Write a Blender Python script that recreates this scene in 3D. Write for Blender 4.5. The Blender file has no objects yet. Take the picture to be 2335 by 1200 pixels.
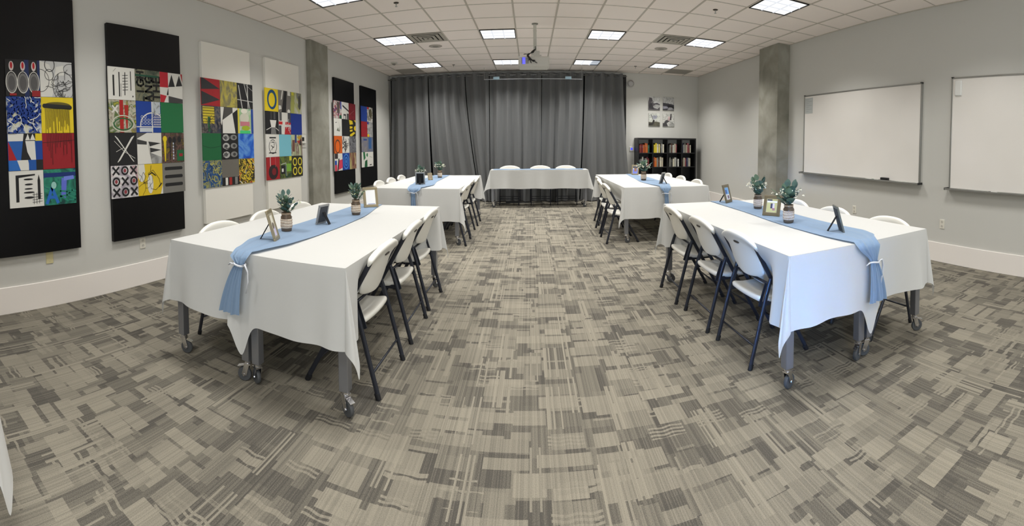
import bpy, bmesh, math, random
from mathutils import Matrix, Vector
SC = bpy.context.scene
COL = SC.collection
PI = math.pi
rnd = random.Random(7)

# ---------------------------------------------------------------- camera (cylindrical panorama of a phone)
CF, CCX, CCY = 957.917, 1189.833, 365.463
CAMZ = 1.4609
CEIL = 3.333
XL, XR, YB, YF = -3.713, 4.521, 10.789, -3.2
cd = bpy.data.cameras.new('camera'); cam = bpy.data.objects.new('camera', cd); COL.objects.link(cam); SC.camera = cam
cd.type = 'PANO'; cd.panorama_type = 'CENTRAL_CYLINDRICAL'
cd.central_cylindrical_radius = 1
cd.central_cylindrical_range_u_min = -CCX/CF; cd.central_cylindrical_range_u_max = (2335-CCX)/CF
cd.central_cylindrical_range_v_min = -(1200-CCY)/CF; cd.central_cylindrical_range_v_max = CCY/CF
cd.clip_start = 0.01
def cam_matrix(yaw, pitch, roll, z):
    a, b = math.cos(yaw), math.sin(yaw); c, s = math.cos(pitch), math.sin(pitch); e, g = math.cos(roll), math.sin(roll)
    R = Matrix(((e,0,g),(0,1,0),(-g,0,e))) @ Matrix(((1,0,0),(0,c,s),(0,-s,c))) @ Matrix(((a,b,0),(-b,a,0),(0,0,1)))
    Rt = R.transposed(); M = Matrix.Identity(4)
    for i in range(3):
        M[i][0] = Rt.col[0][i]; M[i][1] = Rt.col[2][i]; M[i][2] = -Rt.col[1][i]
    M[2][3] = z
    return M
cam.matrix_world = cam_matrix(0.0207376, -0.0380584, -0.0056616, CAMZ)

# ---------------------------------------------------------------- exposure, world, lamp settings
SC.view_settings.view_transform = 'Standard'; SC.view_settings.look = 'None'
SC.view_settings.gamma = 1.0; SC.view_settings.use_curve_mapping = False
SC.view_settings.exposure = 0.22
LAMP_W = 20.5; LAMP_COL = (1.0, 0.985, 0.95); LAMP_SPREAD = 121
DIFF_E = .88
DAY_W = 3.6; DAY_COL = (0.16, 0.44, 1.0)
FILL_W = 95.0; FILL_COL = (0.93, 0.98, 1.0)
w = bpy.data.worlds.new('world'); SC.world = w; w.use_nodes = True
w.node_tree.nodes['Background'].inputs[0].default_value = (0.5, 0.65, 0.9, 1)
w.node_tree.nodes['Background'].inputs[1].default_value = 0.3

# ---------------------------------------------------------------- helpers
def lin(c):
    return tuple((x/255/12.92 if x/255 <= .04045 else ((x/255+.055)/1.055)**2.4) for x in c)
MATS = {}
def mat(name, rgb, rough=.6, metal=0., lin_=False, emit=None, es=0., spec=.5, trans=0., bump=None, sheen=0.):
    if name in MATS: return MATS[name]
    m = bpy.data.materials.new(name); m.use_nodes = True; nt = m.node_tree; b = nt.nodes['Principled BSDF']
    c = rgb if lin_ else lin(rgb)
    b.inputs['Base Color'].default_value = (*c, 1); b.inputs['Roughness'].default_value = rough
    b.inputs['Metallic'].default_value = metal; b.inputs['Specular IOR Level'].default_value = spec
    if trans: b.inputs['Transmission Weight'].default_value = trans
    if sheen: b.inputs['Sheen Weight'].default_value = sheen
    if emit is not None:
        b.inputs['Emission Color'].default_value = (*emit, 1); b.inputs['Emission Strength'].default_value = es
    if bump:
        n = nt.nodes.new('ShaderNodeTexNoise'); n.inputs['Scale'].default_value = bump[0]; n.inputs['Detail'].default_value = 4
        tc = nt.nodes.new('ShaderNodeTexCoord'); nt.links.new(tc.outputs['Object'], n.inputs['Vector'])
        bp = nt.nodes.new('ShaderNodeBump'); bp.inputs['Strength'].default_value = bump[1]; bp.inputs['Distance'].default_value = bump[2] if len(bump) > 2 else .01
        nt.links.new(n.outputs['Fac'], bp.inputs['Height']); nt.links.new(bp.outputs['Normal'], b.inputs['Normal'])
    MATS[name] = m
    return m
def mottled(name, cols, scale=6, stretch=(1,1,1), rough=.7, detail=4, dist=0., bump=0., const=False, seed=0.):
    """noise through a colour ramp: paint, concrete, prints"""
    if name in MATS: return MATS[name]
    m = bpy.data.materials.new(name); m.use_nodes = True; nt = m.node_tree; b = nt.nodes['Principled BSDF']
    b.inputs['Roughness'].default_value = rough
    tc = nt.nodes.new('ShaderNodeTexCoord'); mp = nt.nodes.new('ShaderNodeMapping'); mp.inputs['Scale'].default_value = stretch
    mp.inputs['Location'].default_value = (seed, seed*1.7, seed*.6)
    n = nt.nodes.new('ShaderNodeTexNoise'); n.inputs['Scale'].default_value = scale; n.inputs['Detail'].default_value = detail
    n.inputs['Distortion'].default_value = dist
    r = nt.nodes.new('ShaderNodeValToRGB'); nt.links.new(tc.outputs['Object'], mp.inputs['Vector']); nt.links.new(mp.outputs['Vector'], n.inputs['Vector'])
    nt.links.new(n.outputs['Fac'], r.inputs['Fac']); nt.links.new(r.outputs['Color'], b.inputs['Base Color'])
    e = r.color_ramp.elements; k = len(cols)
    if const: r.color_ramp.interpolation = 'CONSTANT'
    while len(e) < k: e.new(.5)
    for i, c in enumerate(cols):
        e[i].position = .3 + .4*i/max(1, k-1) if not const else .3 + .4*i/k
        e[i].color = (*lin(c), 1)
    if const: e[0].position = 0
    if bump:
        bp = nt.nodes.new('ShaderNodeBump'); bp.inputs['Strength'].default_value = bump; bp.inputs['Distance'].default_value = .01
        nt.links.new(n.outputs['Fac'], bp.inputs['Height']); nt.links.new(bp.outputs['Normal'], b.inputs['Normal'])
    MATS[name] = m
    return m
def C3(c):
    return mat('paint_%d_%d_%d' % tuple(c), c, .6)

class MB:
    def __init__(s): s.v = []; s.f = []; s.m = []
    def add(s, vs, fs, mi=0):
        o = len(s.v); s.v += [tuple(p) for p in vs]; s.f += [tuple(i+o for i in f) for f in fs]; s.m += [mi]*len(fs); return s
    def box(s, x0, x1, y0, y1, z0, z1, mi=0):
        return s.add([(x0,y0,z0),(x1,y0,z0),(x1,y1,z0),(x0,y1,z0),(x0,y0,z1),(x1,y0,z1),(x1,y1,z1),(x0,y1,z1)],
                     [(0,3,2,1),(4,5,6,7),(0,1,5,4),(1,2,6,5),(2,3,7,6),(3,0,4,7)], mi)
    def tube(s, path, r, n=8, mi=0, cap=True, flat=None, closed=False):
        """round (or elliptical: flat=(ra, rb)) tube along points; r may be a list"""
        P = [Vector(p) for p in path]; k = len(P); rs = r if isinstance(r, (list, tuple)) else [r]*k
        vs = []; ref = None
        for i in range(k):
            if closed: t = P[(i+1) % k]-P[i-1]
            else: t = P[min(i+1, k-1)]-P[max(i-1, 0)]
            t.normalize()
            if ref is None:
                ref = Vector((0,0,1)) if abs(t.z) < .9 else Vector((1,0,0))
            a = ref - t*ref.dot(t)
            if a.length < 1e-6: a = Vector((0,1,0)) - t*t.y
            a.normalize(); ref = a; b = t.cross(a)
            ra, rb = (rs[i], rs[i]) if flat is None else (flat[0]*rs[i], flat[1]*rs[i])
            for j in range(n):
                w_ = 2*PI*j/n; vs.append(P[i] + a*(ra*math.cos(w_)) + b*(rb*math.sin(w_)))
        fs = []
        for i in range(k if closed else k-1):
            for j in range(n):
                i2 = (i+1) % k; fs.append((i*n+j, i*n+(j+1) % n, i2*n+(j+1) % n, i2*n+j))
        if cap and not closed:
            fs.append(tuple(range(n-1, -1, -1))); fs.append(tuple((k-1)*n+j for j in range(n)))
        return s.add(vs, fs, mi)
    def beam(s, p0, p1, w, h, mi=0, side=(0,1,0)):
        """rectangular bar, w along side, h across"""
        p0, p1 = Vector(p0), Vector(p1); t = (p1-p0).normalized(); a = Vector(side); a = (a-t*a.dot(t)).normalized(); b = t.cross(a)
        vs = []
        for p in (p0, p1):
            for i, j in ((-1,-1),(1,-1),(1,1),(-1,1)): vs.append(p + a*(w/2*i) + b*(h/2*j))
        return s.add(vs, [(0,3,2,1),(4,5,6,7),(0,1,5,4),(1,2,6,5),(2,3,7,6),(3,0,4,7)], mi)
    def lathe(s, prof, n=20, c=(0,0,0), mi=0, axis='z', cap=True):
        vs = []
        for r, z in prof:
            for j in range(n):
                a = 2*PI*j/n; x, y = r*math.cos(a), r*math.sin(a)
                p = (x, y, z) if axis == 'z' else ((x, z, y) if axis == 'y' else (z, x, y))
                vs.append((p[0]+c[0], p[1]+c[1], p[2]+c[2]))
        k = len(prof); fs = [(i*n+j, i*n+(j+1) % n, (i+1)*n+(j+1) % n, (i+1)*n+j) for i in range(k-1) for j in range(n)]
        if cap: fs.append(tuple(range(n-1, -1, -1))); fs.append(tuple((k-1)*n+j for j in range(n)))
        return s.add(vs, fs, mi)
    def sheet(s, fn, nu, nv, mi=0):
        vs = [fn(i/nu, j/nv) for i in range(nu+1) for j in range(nv+1)]
        fs = [(i*(nv+1)+j, (i+1)*(nv+1)+j, (i+1)*(nv+1)+j+1, i*(nv+1)+j+1) for i in range(nu) for j in range(nv)]
        return s.add(vs, fs, mi)
    def slab(s, fn, nu, nv, th, mi=0):
        """closed slab: fn(u,v) -> (point, normal); th(u,v) thickness"""
        k = (nu+1)*(nv+1); A = []; B = []
        for i in range(nu+1):
            for j in range(nv+1):
                p, nrm = fn(i/nu, j/nv); p = Vector(p); nrm = Vector(nrm); t = th(i/nu, j/nv) if callable(th) else th
                A.append(p+nrm*t/2); B.append(p-nrm*t/2)
        q = lambda i, j: i*(nv+1)+j
        fs = [(q(i,j), q(i+1,j), q(i+1,j+1), q(i,j+1)) for i in range(nu) for j in range(nv)]
        fs += [tuple(k+x for x in reversed(f)) for f in fs]
        ring = [q(i,0) for i in range(nu)]+[q(nu,j) for j in range(nv)]+[q(i,nv) for i in range(nu,0,-1)]+[q(0,j) for j in range(nv,0,-1)]
        for a in range(len(ring)):
            i, j = ring[a], ring[(a+1) % len(ring)]; fs.append((j, i, i+k, j+k))
        return s.add(A+B, fs, mi)
    def build(s, name, mats, parent=None, smooth=False, loc=None, merge=False, bevel=0, subsurf=0, flipfix=True):
        me = bpy.data.meshes.new(name); me.from_pydata(s.v, [], s.f)
        if not isinstance(mats, (list, tuple)): mats = [mats]
        for m in mats: me.materials.append(m)
        for p, i in zip(me.polygons, s.m): p.material_index = i
        if merge or flipfix:
            bm = bmesh.new(); bm.from_mesh(me)
            if merge: bmesh.ops.remove_doubles(bm, verts=bm.verts, dist=1e-4)
            if flipfix: bmesh.ops.recalc_face_normals(bm, faces=bm.faces)
            bm.to_mesh(me); bm.free()
        if smooth:
            for p in me.polygons: p.use_smooth = True
        o = bpy.data.objects.new(name, me); COL.objects.link(o)
        if loc: o.location = loc
        if parent: o.parent = parent
        if bevel:
            b = o.modifiers.new('bevel', 'BEVEL'); b.width = bevel; b.segments = 2; b.limit_method = 'ANGLE'; b.angle_limit = .7
        if subsurf:
            b = o.modifiers.new('subsurf', 'SUBSURF'); b.levels = subsurf; b.render_levels = subsurf
        if smooth == 'auto' or bevel:
            try: me.set_sharp_from_angle(angle=.7)
            except Exception: pass
        return o
def tag(o, label=None, cat=None, group=None, kind=None):
    if label: o['label'] = label
    if cat: o['category'] = cat
    if group: o['group'] = group
    if kind: o['kind'] = kind
    return o
def thing(name, label, cat, loc=(0,0,0), rz=0., group=None):
    o = bpy.data.objects.new(name, None); COL.objects.link(o); o.empty_display_size = .1
    o.location = loc; o.rotation_euler = (0, 0, rz)
    return tag(o, label, cat, group)
def copy_tree(o, parent=None):
    c = o.copy(); COL.objects.link(c)
    if parent: c.parent = parent
    for ch in list(o.children): copy_tree(ch, c)
    return c
def struct(o): o['kind'] = 'structure'; return o

# ---------------------------------------------------------------- node helper for the carpet
class NT:
    def __init__(s, m): s.nt = m.node_tree
    def n(s, t, **k):
        x = s.nt.nodes.new(t)
        for a, b in k.items(): setattr(x, a, b)
        return x
    def put(s, sock, v):
        if hasattr(v, 'is_output'): s.nt.links.new(v, sock)
        else: sock.default_value = v
    def math(s, op, a, b=0., c=None):
        x = s.n('ShaderNodeMath', operation=op); s.put(x.inputs[0], a); s.put(x.inputs[1], b)
        if c is not None: s.put(x.inputs[2], c)
        return x.outputs[0]
    def white(s, a, b=0.):
        x = s.n('ShaderNodeCombineXYZ'); s.put(x.inputs[0], a); s.put(x.inputs[1], b)
        y = s.n('ShaderNodeTexWhiteNoise', noise_dimensions='3D'); s.nt.links.new(x.outputs[0], y.inputs['Vector']); return y.outputs['Value']
    def cell(s, a, size, off=0.):
        return s.math('FLOOR', s.math('ADD', s.math('DIVIDE', a, size), off))
    def mix(s, f, a, b):
        x = s.n('ShaderNodeMix', data_type='RGBA'); s.put(x.inputs[0], f)
        s.put(x.inputs[6], a); s.put(x.inputs[7], b); return x.outputs[2]
    def ramp(s, v, lo, hi):
        x = s.n('ShaderNodeMapRange'); s.put(x.inputs[0], v); x.inputs[1].default_value = lo; x.inputs[2].default_value = hi; x.clamp = True
        return x.outputs[0]
def carpet_material():
    m = bpy.data.materials.new('carpet'); m.use_nodes = True; N = NT(m); b = m.node_tree.nodes['Principled BSDF']
    b.inputs['Roughness'].default_value = .95; b.inputs['Specular IOR Level'].default_value = .1
    tc = N.n('ShaderNodeTexCoord'); sp = N.n('ShaderNodeSeparateXYZ'); m.node_tree.links.new(tc.outputs['Object'], sp.inputs[0])
    x, y = sp.outputs[0], sp.outputs[1]
    def white3(a_, b_):
        c_ = N.n('ShaderNodeCombineXYZ'); N.put(c_.inputs[0], a_); N.put(c_.inputs[1], b_)
        w_ = N.n('ShaderNodeTexWhiteNoise', noise_dimensions='3D'); m.node_tree.links.new(c_.outputs[0], w_.inputs['Vector'])
        q_ = N.n('ShaderNodeSeparateXYZ'); m.node_tree.links.new(w_.outputs['Color'], q_.inputs[0]); return q_.outputs
    M_, A_ = (lambda p, q: N.math('MULTIPLY', p, q)), (lambda p, q: N.math('ADD', p, q))
    def layer(cw, ch, seed, prob, lo=.35):
        """one scatter of axis-aligned rectangles: returns mask, random value, coordinates"""
        u = A_(N.math('DIVIDE', x, cw), seed*.37); i = N.math('FLOOR', u)
        v = A_(A_(N.math('DIVIDE', y, ch), seed*.61), M_(N.white(i, seed), 1.)); j = N.math('FLOOR', v)
        fu, fv = N.math('SUBTRACT', u, i), N.math('SUBTRACT', v, j)
        r1 = white3(A_(i, seed*17.3), j); r2 = white3(A_(i, seed*31.7+5.), A_(j, 3.))
        mk = N.math('MULTIPLY', N.math('GREATER_THAN', fu, M_(r1[0], lo)), N.math('LESS_THAN', fu, N.math('SUBTRACT', 1., M_(r1[1], lo))))
        mk = M_(mk, M_(N.math('GREATER_THAN', fv, M_(r2[0], lo)), N.math('LESS_THAN', fv, N.math('SUBTRACT', 1., M_(r2[1], lo)))))
        mk = M_(mk, N.math('LESS_THAN', r1[2], prob))
        return mk, r2[2]
    def over(f, mk, tone):
        return A_(M_(f, N.math('SUBTRACT', 1., mk)), M_(tone, mk))
    f = M_(N.white(N.cell(x, .5, .2), N.cell(y, .5, .1)), .25)
    for cw, ch, seed, prob, lo, t0, t1 in ((.40, .27, 1., .8, .25, .0, .75), (.20, .44, 2., .6, .25, .1, .7), (.36, .14, 3., .65, .25, .0, .85), (.44, .085, 5., .25, .3, .0, .8), (.09, .38, 6., .25, .2, .0, .75), (.17, .20, 4., .45, .2, .0, .45), (.19, .15, 7., .42, .2, .55, 1.0), (.29, .11, 8., .30, .2, .65, 1.0)):
        mk, rr = layer(cw, ch, seed, prob, lo)
        f = over(f, mk, A_(M_(rr, t1-t0), t0))
    # pinstripes along and comb marks across
    mk, rr = layer(.11, .48, 9., .42, .25)
    st = N.math('GREATER_THAN', N.white(N.cell(x, .0105), 2.), .60)
    f = over(f, M_(mk, st), .95)
    mk, rr = layer(.24, .15, 10., .30, .3)
    wob = M_(N.math('SINE', M_(x, 60.)), .004)
    st = N.math('GREATER_THAN', N.white(N.cell(A_(y, wob), .013), 5.), .58)
    f = over(f, M_(mk, st), .85)
    fine = N.white(N.cell(x, .0058), 7.)
    sp_ = N.n('ShaderNodeTexNoise'); sp_.inputs['Scale'].default_value = 260; sp_.inputs['Detail'].default_value = 1; m.node_tree.links.new(tc.outputs['Object'], sp_.inputs['Vector'])
    f = A_(f, M_(N.math('SUBTRACT', fine, .5), .38))
    f = A_(f, M_(N.math('SUBTRACT', sp_.outputs['Fac'], .5), 1.1))
    x_ = N.n('ShaderNodeMath', operation='MULTIPLY_ADD'); x_.use_clamp = True; N.put(x_.inputs[0], f); x_.inputs[1].default_value = .78; x_.inputs[2].default_value = .04
    colr = N.mix(x_.outputs[0], (*lin((78, 75, 70)), 1), (*lin((144, 138, 124)), 1))
    m.node_tree.links.new(colr, b.inputs['Base Color'])
    return m
M_WALL = mat('wall_paint', (206, 205, 199), .75, bump=(180, .05, .002))
M_TRIM = mat('trim_paint', (244, 238, 232), .4)
M_TILE = mat('ceiling_tile', (250, 240, 232), .9, bump=(420, .25, .002))
M_GRID = mat('ceiling_grid', (196, 188, 176), .6)
M_BLACK = mat('black_metal', (30, 31, 36), .45)
M_CONC = mottled('concrete', [(122,120,109), (144,142,130), (160,158,147)], 2.6, (1,1,1), .85, 9, .35, .12)

# ---------------------------------------------------------------- room shell
T = .15
struct(MB().box(XL-T, XR+T, YF-T, YB+T, -.1, 0).build('floor', carpet_material()))
struct(MB().box(XL-T, XR+T, YF-T, YB+T, CEIL, CEIL+.1).build('ceiling', M_TILE))
struct(MB().box(XL-T, XL, YF, YB, 0, CEIL).build('wall_left', M_WALL))
struct(MB().box(XR, XR+T, YF, YB, 0, CEIL).build('wall_right', M_WALL))
struct(MB().box(XL-T, XR+T, YB, YB+T, 0, CEIL).build('wall_back', M_WALL))
# wall behind the camera, with the blue outdoor light's window and an added fill window
WINS = [(-2.2, -1.5, .5, 1.6), (-.9, 4.2, .9, 2.5)]
b = MB()
b.box(XL-T, WINS[0][0], YF-T, YF, 0, CEIL).box(WINS[0][1], WINS[1][0], YF-T, YF, 0, CEIL).box(WINS[1][1], XR+T, YF-T, YF, 0, CEIL)
for x0, x1, z0, z1 in WINS: b.box(x0, x1, YF-T, YF, 0, z0).box(x0, x1, YF-T, YF, z1, CEIL)
struct(b.build('wall_front', M_WALL))
# ceiling grid
GX0, GY0, GT = -0.2285, 5.6365, .61
b = MB()
i = -6
for i in range(-6, 9):
    X = GX0+i*GT
    if XL+.02 < X < XR-.02: b.box(X-.012, X+.012, YF, YB, CEIL-.006, CEIL+.002)
for j in range(-15, 9):
    Y = GY0+j*GT
    if YF+.02 < Y < YB-.02: b.box(XL, XR, Y-.009, Y+.009, CEIL-.004, CEIL+.002)
b.box(XL, XL+.02, YF, YB, CEIL-.007, CEIL+.002).box(XR-.02, XR, YF, YB, CEIL-.007, CEIL+.002).box(XL, XR, YB-.02, YB, CEIL-.007, CEIL+.002)
struct(b.build('trim_1', M_GRID))
# baseboards with a small cap
BH = .25
def base(name, boxes):
    b = MB()
    for q in boxes: b.box(*q)
    return struct(b.build(name, M_TRIM, bevel=.004))
base('baseboard_left', [(XL, XL+.016, YF, 6.35, 0, BH), (XL, XL+.016, 7.01, YB, 0, BH)])
base('baseboard_right', [(XR-.016, XR, YF, 6.42, 0, BH), (XR-.016, XR, 7.08, YB, 0, BH)])
base('baseboard_back', [(2.5, XR, YB-.016, YB, 0, BH)])
# glazed opening behind the curtain, dark outside
struct(MB().box(XL+.02, 2.49, YB-.02, YB-.005, .02, 3.26).build('window_1', mat('night_glass', (8, 9, 12), .15)))
# window frames behind the camera, the wide one added with its fill light
for k, (x0, x1, z0, z1) in enumerate(WINS):
    b = MB()
    for q in ((x0-.05, x0, z0-.05, z1+.05), (x1, x1+.05, z0-.05, z1+.05), (x0, x1, z0-.05, z0), (x0, x1, z1, z1+.05)):
        b.box(q[0], q[1], YF-.03, YF+.015, q[2], q[3])
    struct(b.build('window_%d' % (k+2), M_TRIM))
# concrete pillars
tag(MB().box(XL, XL+.085, 6.35, 7.01, 0, CEIL-.002).build('concrete_pillar', M_CONC, bevel=.004), 'flat grey concrete pillar standing proud of the left wall between the white and black art panels', 'pillar')
tag(MB().box(4.258, XR, 6.42, 7.08, 0, CEIL-.002).build('concrete_pillar', M_CONC, bevel=.004), 'square raw concrete pillar against the right wall beside the whiteboard', 'pillar')

# ---------------------------------------------------------------- ceiling lights
M_DIFF = mat('light_diffuser', (120, 120, 120), .5, emit=(1, .99, .97), es=DIFF_E)
M_DIFF2 = mat('light_diffuser_dim', (190, 196, 205), .5, emit=(.7, .8, 1), es=.18)
M_LOUV = mat('louver', (110, 112, 118), .5, emit=(.92, .95, 1), es=.66)
M_LFR = mat('light_frame', (24, 23, 22), .6)
ROW_POWER = {-10: .75, -6: .78, -2: 1., 2: 1.25, 6: 1.35}
def light_at(i, j, label, dim=False):
    x = GX0+(i+.5)*GT; y = GY0+(j+.5)*GT
    t = thing('ceiling_light', label, 'ceiling light', (x, y, CEIL), 0, 'recessed ceiling lights')
    h = .292
    b = MB()
    for q in ((-h, h, -h, -h+.012), (-h, h, h-.012, h), (-h, -h+.012, -h, h), (h-.012, h, -h, h)): b.box(*q, -.016, -.001)
    b.build('light_frame', M_LFR, t)
    h -= .012
    if dim:
        b = MB().box(-h, h*.3, -h, h, -.006, -.002, 0).box(h*.3, h, -h, h, -.006, -.002, 1); b.build('diffuser', [M_DIFF, M_DIFF2], t)
    else:
        MB().box(-h, h, -h, h, -.006, -.002).build('diffuser', M_DIFF, t)
    b = MB()
    for k in (-1, 1):
        b.box(-h, h, k*h/3-.010, k*h/3+.010, -.014, -.006); b.box(k*h/3-.010, k*h/3+.010, -h, h, -.014, -.006)
    b.build('louver', M_LOUV, t)
    ld = bpy.data.lights.new('lamp', 'AREA'); ld.shape = 'SQUARE'; ld.size = .54; ld.energy = LAMP_W*ROW_POWER[j]; ld.color = LAMP_COL
    ld.spread = math.radians(LAMP_SPREAD)
    lo = bpy.data.objects.new('lamp', ld); COL.objects.link(lo); lo.parent = t; lo.location = (0, 0, -.02)
    return t
row_name = {-10: 'behind the camera', -6: 'above the front tables', -2: 'at the top edge', 2: 'in the projector row', 6: 'in the row before the curtain'}
col_name = {-4: 'leftmost of its row', -1: 'left of the projector', 2: 'right of the projector', 5: 'rightmost of its row'}
for j in (-10, -6, -2, 2, 6):
    for i in (-4, -1, 2, 5):
        light_at(i, j, 'louvred ceiling light %s, %s' % (row_name[j], col_name[i]) + (', one end unlit' if (i, j) == (2, 6) else ''), dim=(i, j) == (2, 6))
# blue outdoor light by the narrow window, added fill by the wide one
def daylight(win, watts, col, spread, target):
    x0, x1, z0, z1 = win
    ld = bpy.data.lights.new('daylight', 'AREA'); ld.shape = 'RECTANGLE'; ld.size = x1-x0; ld.size_y = z1-z0
    ld.energy = watts; ld.color = col; ld.spread = math.radians(spread)
    lo = bpy.data.objects.new('daylight', ld); COL.objects.link(lo); lo.location = ((x0+x1)/2, YF-.06, (z0+z1)/2)
    d = Vector(target)-Vector(lo.location); lo.rotation_euler = d.to_track_quat('-Z', 'Y').to_euler()
daylight(WINS[0], DAY_W, DAY_COL, 12, (1.50, 1.95, .55))
daylight(WINS[1], FILL_W, FILL_COL, 175, ((WINS[1][0]+WINS[1][1])/2, 10, 1.7))  # unseen fill lamp, added to brighten the faces toward the camera
# ---------------------------------------------------------------- materials for the furniture
M_PLAST = mat('chair_plastic', (232, 230, 222), .42)
M_TUBE = mat('chair_tube', (44, 47, 56), .38, metal=.3)
M_FOOT = mat('rubber', (16, 17, 22), .6)
M_LEG = mat('table_leg_metal', (148, 150, 156), .35, metal=.75)
M_CHROME = mat('chrome', (215, 215, 218), .18, metal=1.)
M_WHEEL = mat('caster_wheel', (70, 72, 74), .6)
M_TOP = mat('table_laminate', (205, 203, 198), .5)
def cloth_mat(name, rgb, bump=.3, tr=.2):
    m = mat(name, rgb, .85, spec=.15, sheen=.2); nt = m.node_tree; b = nt.nodes['Principled BSDF']
    tc = nt.nodes.new('ShaderNodeTexCoord')
    n = nt.nodes.new('ShaderNodeTexNoise'); n.inputs['Scale'].default_value = 4.5; n.inputs['Detail'].default_value = 5; n.inputs['Distortion'].default_value = .7
    bp = nt.nodes.new('ShaderNodeBump'); bp.inputs['Strength'].default_value = bump; bp.inputs['Distance'].default_value = .012
    nt.links.new(tc.outputs['Object'], n.inputs['Vector']); nt.links.new(n.outputs['Fac'], bp.inputs['Height']); nt.links.new(bp.outputs['Normal'], b.inputs['Normal'])
    if tr:
        out = nt.nodes['Material Output']; mx = nt.nodes.new('ShaderNodeMixShader'); t = nt.nodes.new('ShaderNodeBsdfTranslucent')
        t.inputs[0].default_value = (*lin(rgb), 1); mx.inputs[0].default_value = tr
        nt.links.new(b.outputs[0], mx.inputs[1]); nt.links.new(t.outputs[0], mx.inputs[2]); nt.links.new(mx.outputs[0], out.inputs[0])
    return m
M_CLOTH = cloth_mat('white_cloth', (216, 216, 213))
M_RUN = cloth_mat('blue_chiffon', (138, 162, 190), .5, .2)
M_RIB = cloth_mat('ribbon', (225, 228, 234), .2, .2)

# ---------------------------------------------------------------- folding chair
def sstep(a, b, x):
    t = max(0., min(1., (x-a)/(b-a))); return t*t*(3-2*t)
def make_chair():
    t = thing('folding_chair', '', 'chair', (0,0,0), 0)
    TT = (-.211, .80); TB_ = (.235, .012); RF = (-.248, .012); RT = (-.092, .575)
    def back(u, v):
        uu = 2*u-1; w_ = .206*(.66+.34*math.sqrt(max(0, 1-(1-min(v/.30, 1))**2)))
        w_ += .034*sstep(.62, .92, v)
        z = .555+v*.315 - .060*(abs(uu)**2.6)*sstep(.45, 1, v) + .012*uu*uu*(1-v)
        x = -.142-.105*v + .034*uu*uu
        return (x, uu*w_, z), Vector((1, -.3*uu*1.2, .35)).normalized()
    def bth(u, v): return .02+.022*sstep(.80, .92, v)
    bk = MB().slab(back, 16, 14, bth).build('backrest', M_PLAST, t, smooth=True, subsurf=1)
    # recessed grip with a dark badge on the rear of the backrest
    b = MB()
    for (zc, hw, hh, dx) in ((.792, .036, .008, .012),):
        vs = []
        for j in range(14):
            a = 2*PI*j/14; yy = hw*math.copysign(abs(math.cos(a))**.6, math.cos(a)); zz = zc+hh*math.copysign(abs(math.sin(a))**.8, math.sin(a))
            v = (zz-.565)/.305; x = -.142-.105*v-.0125
            vs.append((x-.004, yy, zz))
        n = len(vs); vs += [(x+.008, y, z) for x, y, z in vs]
        b.add(vs, [tuple(range(n)), tuple(range(2*n-1, n-1, -1))]+[(i, i+n, (i+1) % n+n, (i+1) % n) for i in range(n)])
    tag(b.build('grip_slot', mat('grip_dark', (58, 54, 50), .5), bk), 'dark oval grip slot')
    def seat(u, v):
        a, c = 2*u-1, 2*v-1
        y = .208*a*math.sqrt(1-.16*c*c); x = .024+.200*c*math.sqrt(1-.14*a*a)
        z = .420 - .010*(1-a*a)*(1-c*c) - .022*sstep(.5, 1, c) + .016*sstep(.4, 1, -c)
        return (x, y, z), (0, 0, 1)
    def sth(u, v): return .040
    MB().slab(seat, 14, 14, sth).build('seat', M_PLAST, t, smooth=True, subsurf=1)
    for s in (-1, 1):
        y = .214*s
        f = MB().tube([(TT[0], y, TT[1]), (TT[0]+(TB_[0]-TT[0])*.5, y, TT[1]+(TB_[1]-TT[1])*.5), (TB_[0], y, TB_[1])], 1, 10, flat=(.0155, .010)).build('frame_tube', M_TUBE, t, smooth=True, bevel=.001)
        MB().tube([(TB_[0]-.02, y, .037), (TB_[0]+.003, y, 0)], 1, 10, flat=(.018, .013)).build('rubber_foot', M_FOOT, f, smooth=True, bevel=.001)
        y = .235*s
        f = MB().tube([(RF[0], y, RF[1]), (RT[0]-.04, y*.985, RT[1]-.12), (RT[0], y*.97, RT[1])], 1, 10, flat=(.0155, .010)).build('leg', M_TUBE, t, smooth=True, bevel=.001)
        MB().tube([(RF[0]+.010, y, .037), (RF[0]-.002, y, 0)], 1, 10, flat=(.018, .013)).build('rubber_foot', M_FOOT, f, smooth=True, bevel=.001)
        b = MB().beam((-.16, .196*s, .40), (.10, .196*s, .405), .004, .03, side=(0,1,0)).beam((-.11, .2*s, .545), (-.16, .196*s, .39), .006, .02, side=(0,1,0))
        b.build('seat_bracket', M_TUBE, t)
    MB().tube([(-.212, -.232, .145), (-.212, .232, .145)], .007, 8).build('stretcher', M_TUBE, t, smooth=True)
    MB().tube([(.165, -.214, .14), (.165, .214, .14)], .008, 8).build('stretcher', M_TUBE, t, smooth=True)
    MB().tube([(-.105, -.23, .54), (-.105, .23, .54)], .009, 8).tube([(-.02, -.2, .395), (-.02, .2, .395)], .011, 8).build('cross_bar', M_TUBE, t, smooth=True)
    return t
CH0 = make_chair(); ch_used = [False]
def chair(x, y, deg, label, group, scale=1., first=CH0):
    """x, y = middle between the feet; deg 0 faces +x"""
    if not ch_used[0]: o = first; ch_used[0] = True
    else: o = copy_tree(first)
    o.location = (x, y, 0); o.rotation_euler = (0, 0, math.radians(deg)); o.scale = (scale,)*3
    o['label'] = label; o['group'] = group; o['category'] = 'chair'
    return o
def row3(xs, ys, deg, where, group, order=('nearest', 'middle', 'farthest'), jit=(0,0,0)):
    for x, y, o_, j in zip(xs, ys, order, jit):
        chair(x, y, deg+j, 'white folding chair on the %s, %s of three' % (where, o_), group)
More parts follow.
